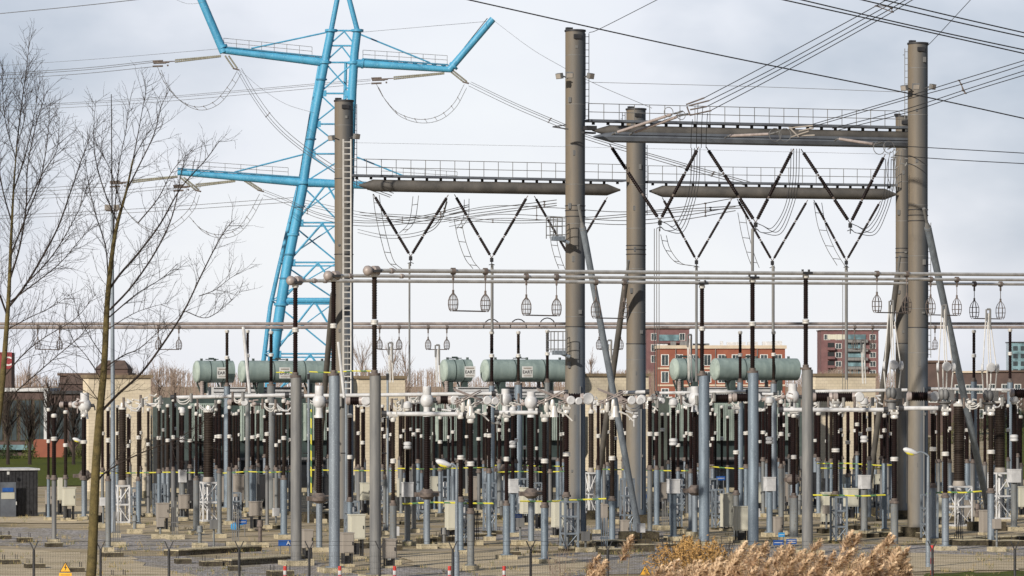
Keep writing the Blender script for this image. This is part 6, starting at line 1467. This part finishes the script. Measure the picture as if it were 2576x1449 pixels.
def shrub(x, y, s, wx, hz, m, n, label, leaf=.12, zoff=0, name='shrub', cat='shrub', group=None, dpt=None, sm='twig'):
    g = P(x, y, s); root = thing(name, g, label, cat, group); mb = MB(); rx = wx / s / 2; h = hz / s; rz = dpt or rx
    for i in range(n):
        a = rng.uniform(0, 6.283); k = rng.random() ** .5; zz = rng.random(); rr = k * (1 - .5 * zz ** 2) * (1 + .25 * math.sin(a * 3 + x))
        c = g + Vector((rx * rr * math.cos(a), rz * rr * math.sin(a), h * zz * (.85 + .3 * math.sin(a * 2 + k * 5))))
        u = Vector((rng.gauss(0, 1), rng.gauss(0, 1), rng.gauss(0, 1))).normalized() * leaf; v_ = u.orthogonal().normalized() * leaf * .5
        mb.quad(c - u * .5, c + v_ * .5, c + u * .5, c - v_ * .5)
    mb.build('foliage', m, root, smooth=False); mb = MB()
    for i in range(26):
        a = rng.uniform(0, 6.28); mb.poly([g + Vector((math.cos(a), math.sin(a), 0)) * rx * .1, g + Vector((math.cos(a) * rx * .5, math.sin(a) * rz * .5, h * .5)), g + Vector((math.cos(a) * rx * .8, math.sin(a) * rz * .8, h * rng.uniform(.7, 1)))], .012, 3, .005)
    mb.build('stem', sm, root)
for (x, y, s_, wx, hz, m, n, lab) in ((20, 1158, 26, 60, 40, 'leaf', 900, 'dark evergreen shrub at the left edge before the low building'), (75, 1160, 26, 46, 62, 'leaf2', 900, 'olive shrub before the low modern building'), (200, 1152, 26, 36, 34, 'leaf2', 600, 'small yellowish shrub left of the cream wall'), (170, 1150, 26, 30, 24, 'leaf', 400, 'low shrub behind the leftmost posts'),
                                    (2555, 1112, 21, 70, 120, 'leaf', 1500, 'dark hedge shrub at the right edge'), (2470, 1110, 21, 60, 95, 'leaf', 1100, 'dark shrub behind the right barrel insulators'), (2395, 1120, 21, 60, 70, 'leaf2', 900, 'olive shrub behind the rightmost column')):
    shrub(x, y, s_, wx, hz, m, n, lab, .16)
mb = MB()
for i in range(2600):
    x = rng.uniform(-60, 2640); s_ = rng.uniform(9.5, 11.5); top = 942 + 9 * math.sin(x * .011) + 6 * math.sin(x * .037 + 2) + rng.gauss(0, 3); b = P(x, 1030, s_); t_ = P(x + rng.gauss(0, 5), top, s_)
    mb.poly([b, t_], .14, 3, .03)
    for k in range(3): a = b.lerp(t_, rng.uniform(.5, .95)); mb.poly([a, a + Vector((rng.gauss(0, .5), 0, rng.uniform(.3, 1.2)))], .05, 3, .02)
o = mb.build('distant_woods', 'twigfar', None, smooth=False); o['kind'] = 'stuff'; tag(o, 'distant reddish bare woods along the horizon behind everything', 'woods')
# golden beech bush and reeds on the embankment
def ground_at(x, s): return Vector(((x - CX) / s, F / s, gz(F / s)))
root = thing('golden_bush', ground_at(1740, 118), 'bush of golden brown dead leaves left of the reed plumes', 'bush'); mb = MB(); g0 = ground_at(1740, 118)
bz = P(0, 1372, 118).z
for i in range(11000):
    u_ = max(-1.25, min(1.25, rng.gauss(0, .62))); x = 1745 + u_ * 95 + rng.gauss(0, 4); top = 1366 + 24 * abs(u_) ** 2 + 9 * math.sin(x * .09) + 6 * math.sin(x * .31) + rng.gauss(0, 7); y = top + rng.random() ** 1.2 * 160; c = P(x, y, 118 + rng.uniform(-5, 5))
    u = Vector((rng.gauss(0, 1), rng.gauss(0, 1), rng.gauss(0, 1))).normalized() * rng.uniform(.035, .07); v_ = u.orthogonal().normalized() * .03; mb.quad(c - u * .5, c + v_ * .5, c + u * .5, c - v_ * .5)
mb.build('foliage', 'leafgold', root, smooth=False); mb = MB()
for i in range(110): t = P(rng.uniform(1640, 1850), rng.uniform(1348, 1420), 118 + rng.uniform(-4, 4)); b = g0 + Vector((rng.uniform(-.4, .4), 0, 0)); mb.poly([b, b.lerp(t, .5) + Vector((rng.gauss(0, .1), 0, .1)), t], .012, 4, .005)
mb.build('stem', 'twig', root)
def reed(x, y, s, pm, sm, rng, size=1.0):
    t = P(x, y, s); b = t.copy(); b.z = gz(t.y); b.x -= rng.uniform(.05, .35)
    lean = Vector((rng.uniform(.02, .2), rng.uniform(-.1, .1), 0)); c = [b, b.lerp(t, .5) - lean * .2, t - UP * .05 * size, t]
    sm.poly(curve(c, 3), .006, 4, .003)
    Lp = rng.uniform(.22, .34) * size; ax_ = (UP * .85 + Vector((.38 + rng.uniform(-.1, .2), rng.uniform(-.3, .3), 0))).normalized(); st = t - ax_ * Lp
    for k in range(210):
        u = rng.random(); a = st + ax_ * Lp * u; wv = .115 * size * math.sin(math.pi * min(1, u * .85 + .12)) + .012
        an = rng.uniform(0, 6.28); o = ax_.orthogonal().normalized(); o.rotate(Quaternion(ax_, an)); e = a + o * wv * rng.uniform(.4, 1) + ax_ * rng.uniform(.02, .09) + Vector((.02, 0, -.02)); sd = o.cross(ax_) * .011
        pm.quad(a - sd, a + sd, e + sd * 1.2, e - sd * 1.2)
    for k in range(4):
        a = b.lerp(t, rng.uniform(.4, .85)); e = a + Vector((rng.uniform(-.25, .3), rng.uniform(-.1, .1), rng.uniform(-.05, .25))); sm.quad(a, a + Vector((0, 0, .016)), e, e + Vector((0, 0, -.003)))
pm = MB(); sm = MB(); 
for i in range(215):
    x = rng.uniform(1790, 2285); k = 1370 - 10 * math.sin((x - 1800) / 60) + (35 if x < 1850 else 0); y = k + rng.random() ** .8 * 95
    if x > 2240: y = max(y, 1380)
    reed(x, y, rng.uniform(128, 160), pm, sm, rng, rng.uniform(1.2, 1.7))
for i in range(55): reed(rng.uniform(1660, 1830), rng.uniform(1410, 1480), rng.uniform(130, 155), pm, sm, rng, 1.5)
pts3 = [(1505, 1398), (1522, 1412), (1512, 1425), (1490, 1440), (2060, 1362), (2140, 1340), (2160, 1342), (2235, 1346), (2245, 1350), (2012, 1392), (1985, 1370)]
for (x, y) in pts3: reed(x, y, 140, pm, sm, rng, 1.6)
o = pm.build('reed_bed', 'plume', None, smooth=False); o['kind'] = 'stuff'; tag(o, 'pinkish tan reed plumes along the bottom right foreground', 'reeds')
o = sm.build('reed_stalks', 'stalk', None, smooth=False); o['kind'] = 'stuff'; tag(o, 'dry reed stalks under the plumes at bottom right', 'reeds')
pm = MB(); sm = MB(); reed(1586, 1352, 150, pm, sm, rng, 1.7); root = thing('reed_plant', ground_at(1580, 150), 'single tall pinkish reed plume left of the golden bush', 'reed'); pm.build('plume', 'plume', root, smooth=False); sm.build('stalk', 'stalk', root, smooth=False)
mb = MB(); m2 = MB()
for i in range(2600):
    y_ = 1275 + 250 * rng.random(); x_ = rng.uniform(-40, 2620); c = G(x_, y_)
    if math.sin(x_ * .02 + y_ * .05) + math.sin(x_ * .007 - y_ * .11) + rng.gauss(0, .7) < .3: continue
    c.z = SZ[0]
    for k in range(rng.choice((4, 6, 9))):
        o_ = Vector((rng.gauss(0, .09), rng.gauss(0, .09), 0)); e_ = Vector((rng.gauss(0, .05), rng.gauss(0, .05), rng.uniform(.04, .17)))
        (mb if rng.random() < .6 else m2).quad(c + o_, c + o_ + Vector((.02, 0, 0)), c + o_ + e_ + Vector((.006, 0, 0)), c + o_ + e_)
for (mm, nm_, mt_, lb) in ((mb, 'dry_weeds', 'stalk', 'straw coloured weed tufts scattered over the yard'), (m2, 'moss_tufts', 'leaf2', 'low olive weed tufts scattered over the yard')):
    o = mm.build(nm_, mt_, None, smooth=False); o['kind'] = 'stuff'; tag(o, lb, 'weeds')
# thin bare twigs bush bottom
root = thing('bare_shrub', ground_at(1410, 96), 'thin leafless reddish shrub at the bottom before the central column', 'shrub'); mb = MB(); b = ground_at(1410, 96)
for i in range(18):
    t = P(rng.uniform(1375, 1445), rng.uniform(1375, 1440), 96); mb.poly([b, b.lerp(t, .6) + Vector((rng.gauss(0, .06), 0, 0)), t], .010, 4, .004)
    for k in range(8): a = b.lerp(t, rng.uniform(.5, 1)); mb.poly([a, a + Vector((rng.uniform(-.14, .14), rng.uniform(-.1, .1), rng.uniform(.04, .2)))], .005, 3, .003)
mb.build('stem', 'twigfar', root)
print('objects', len(bpy.data.objects))
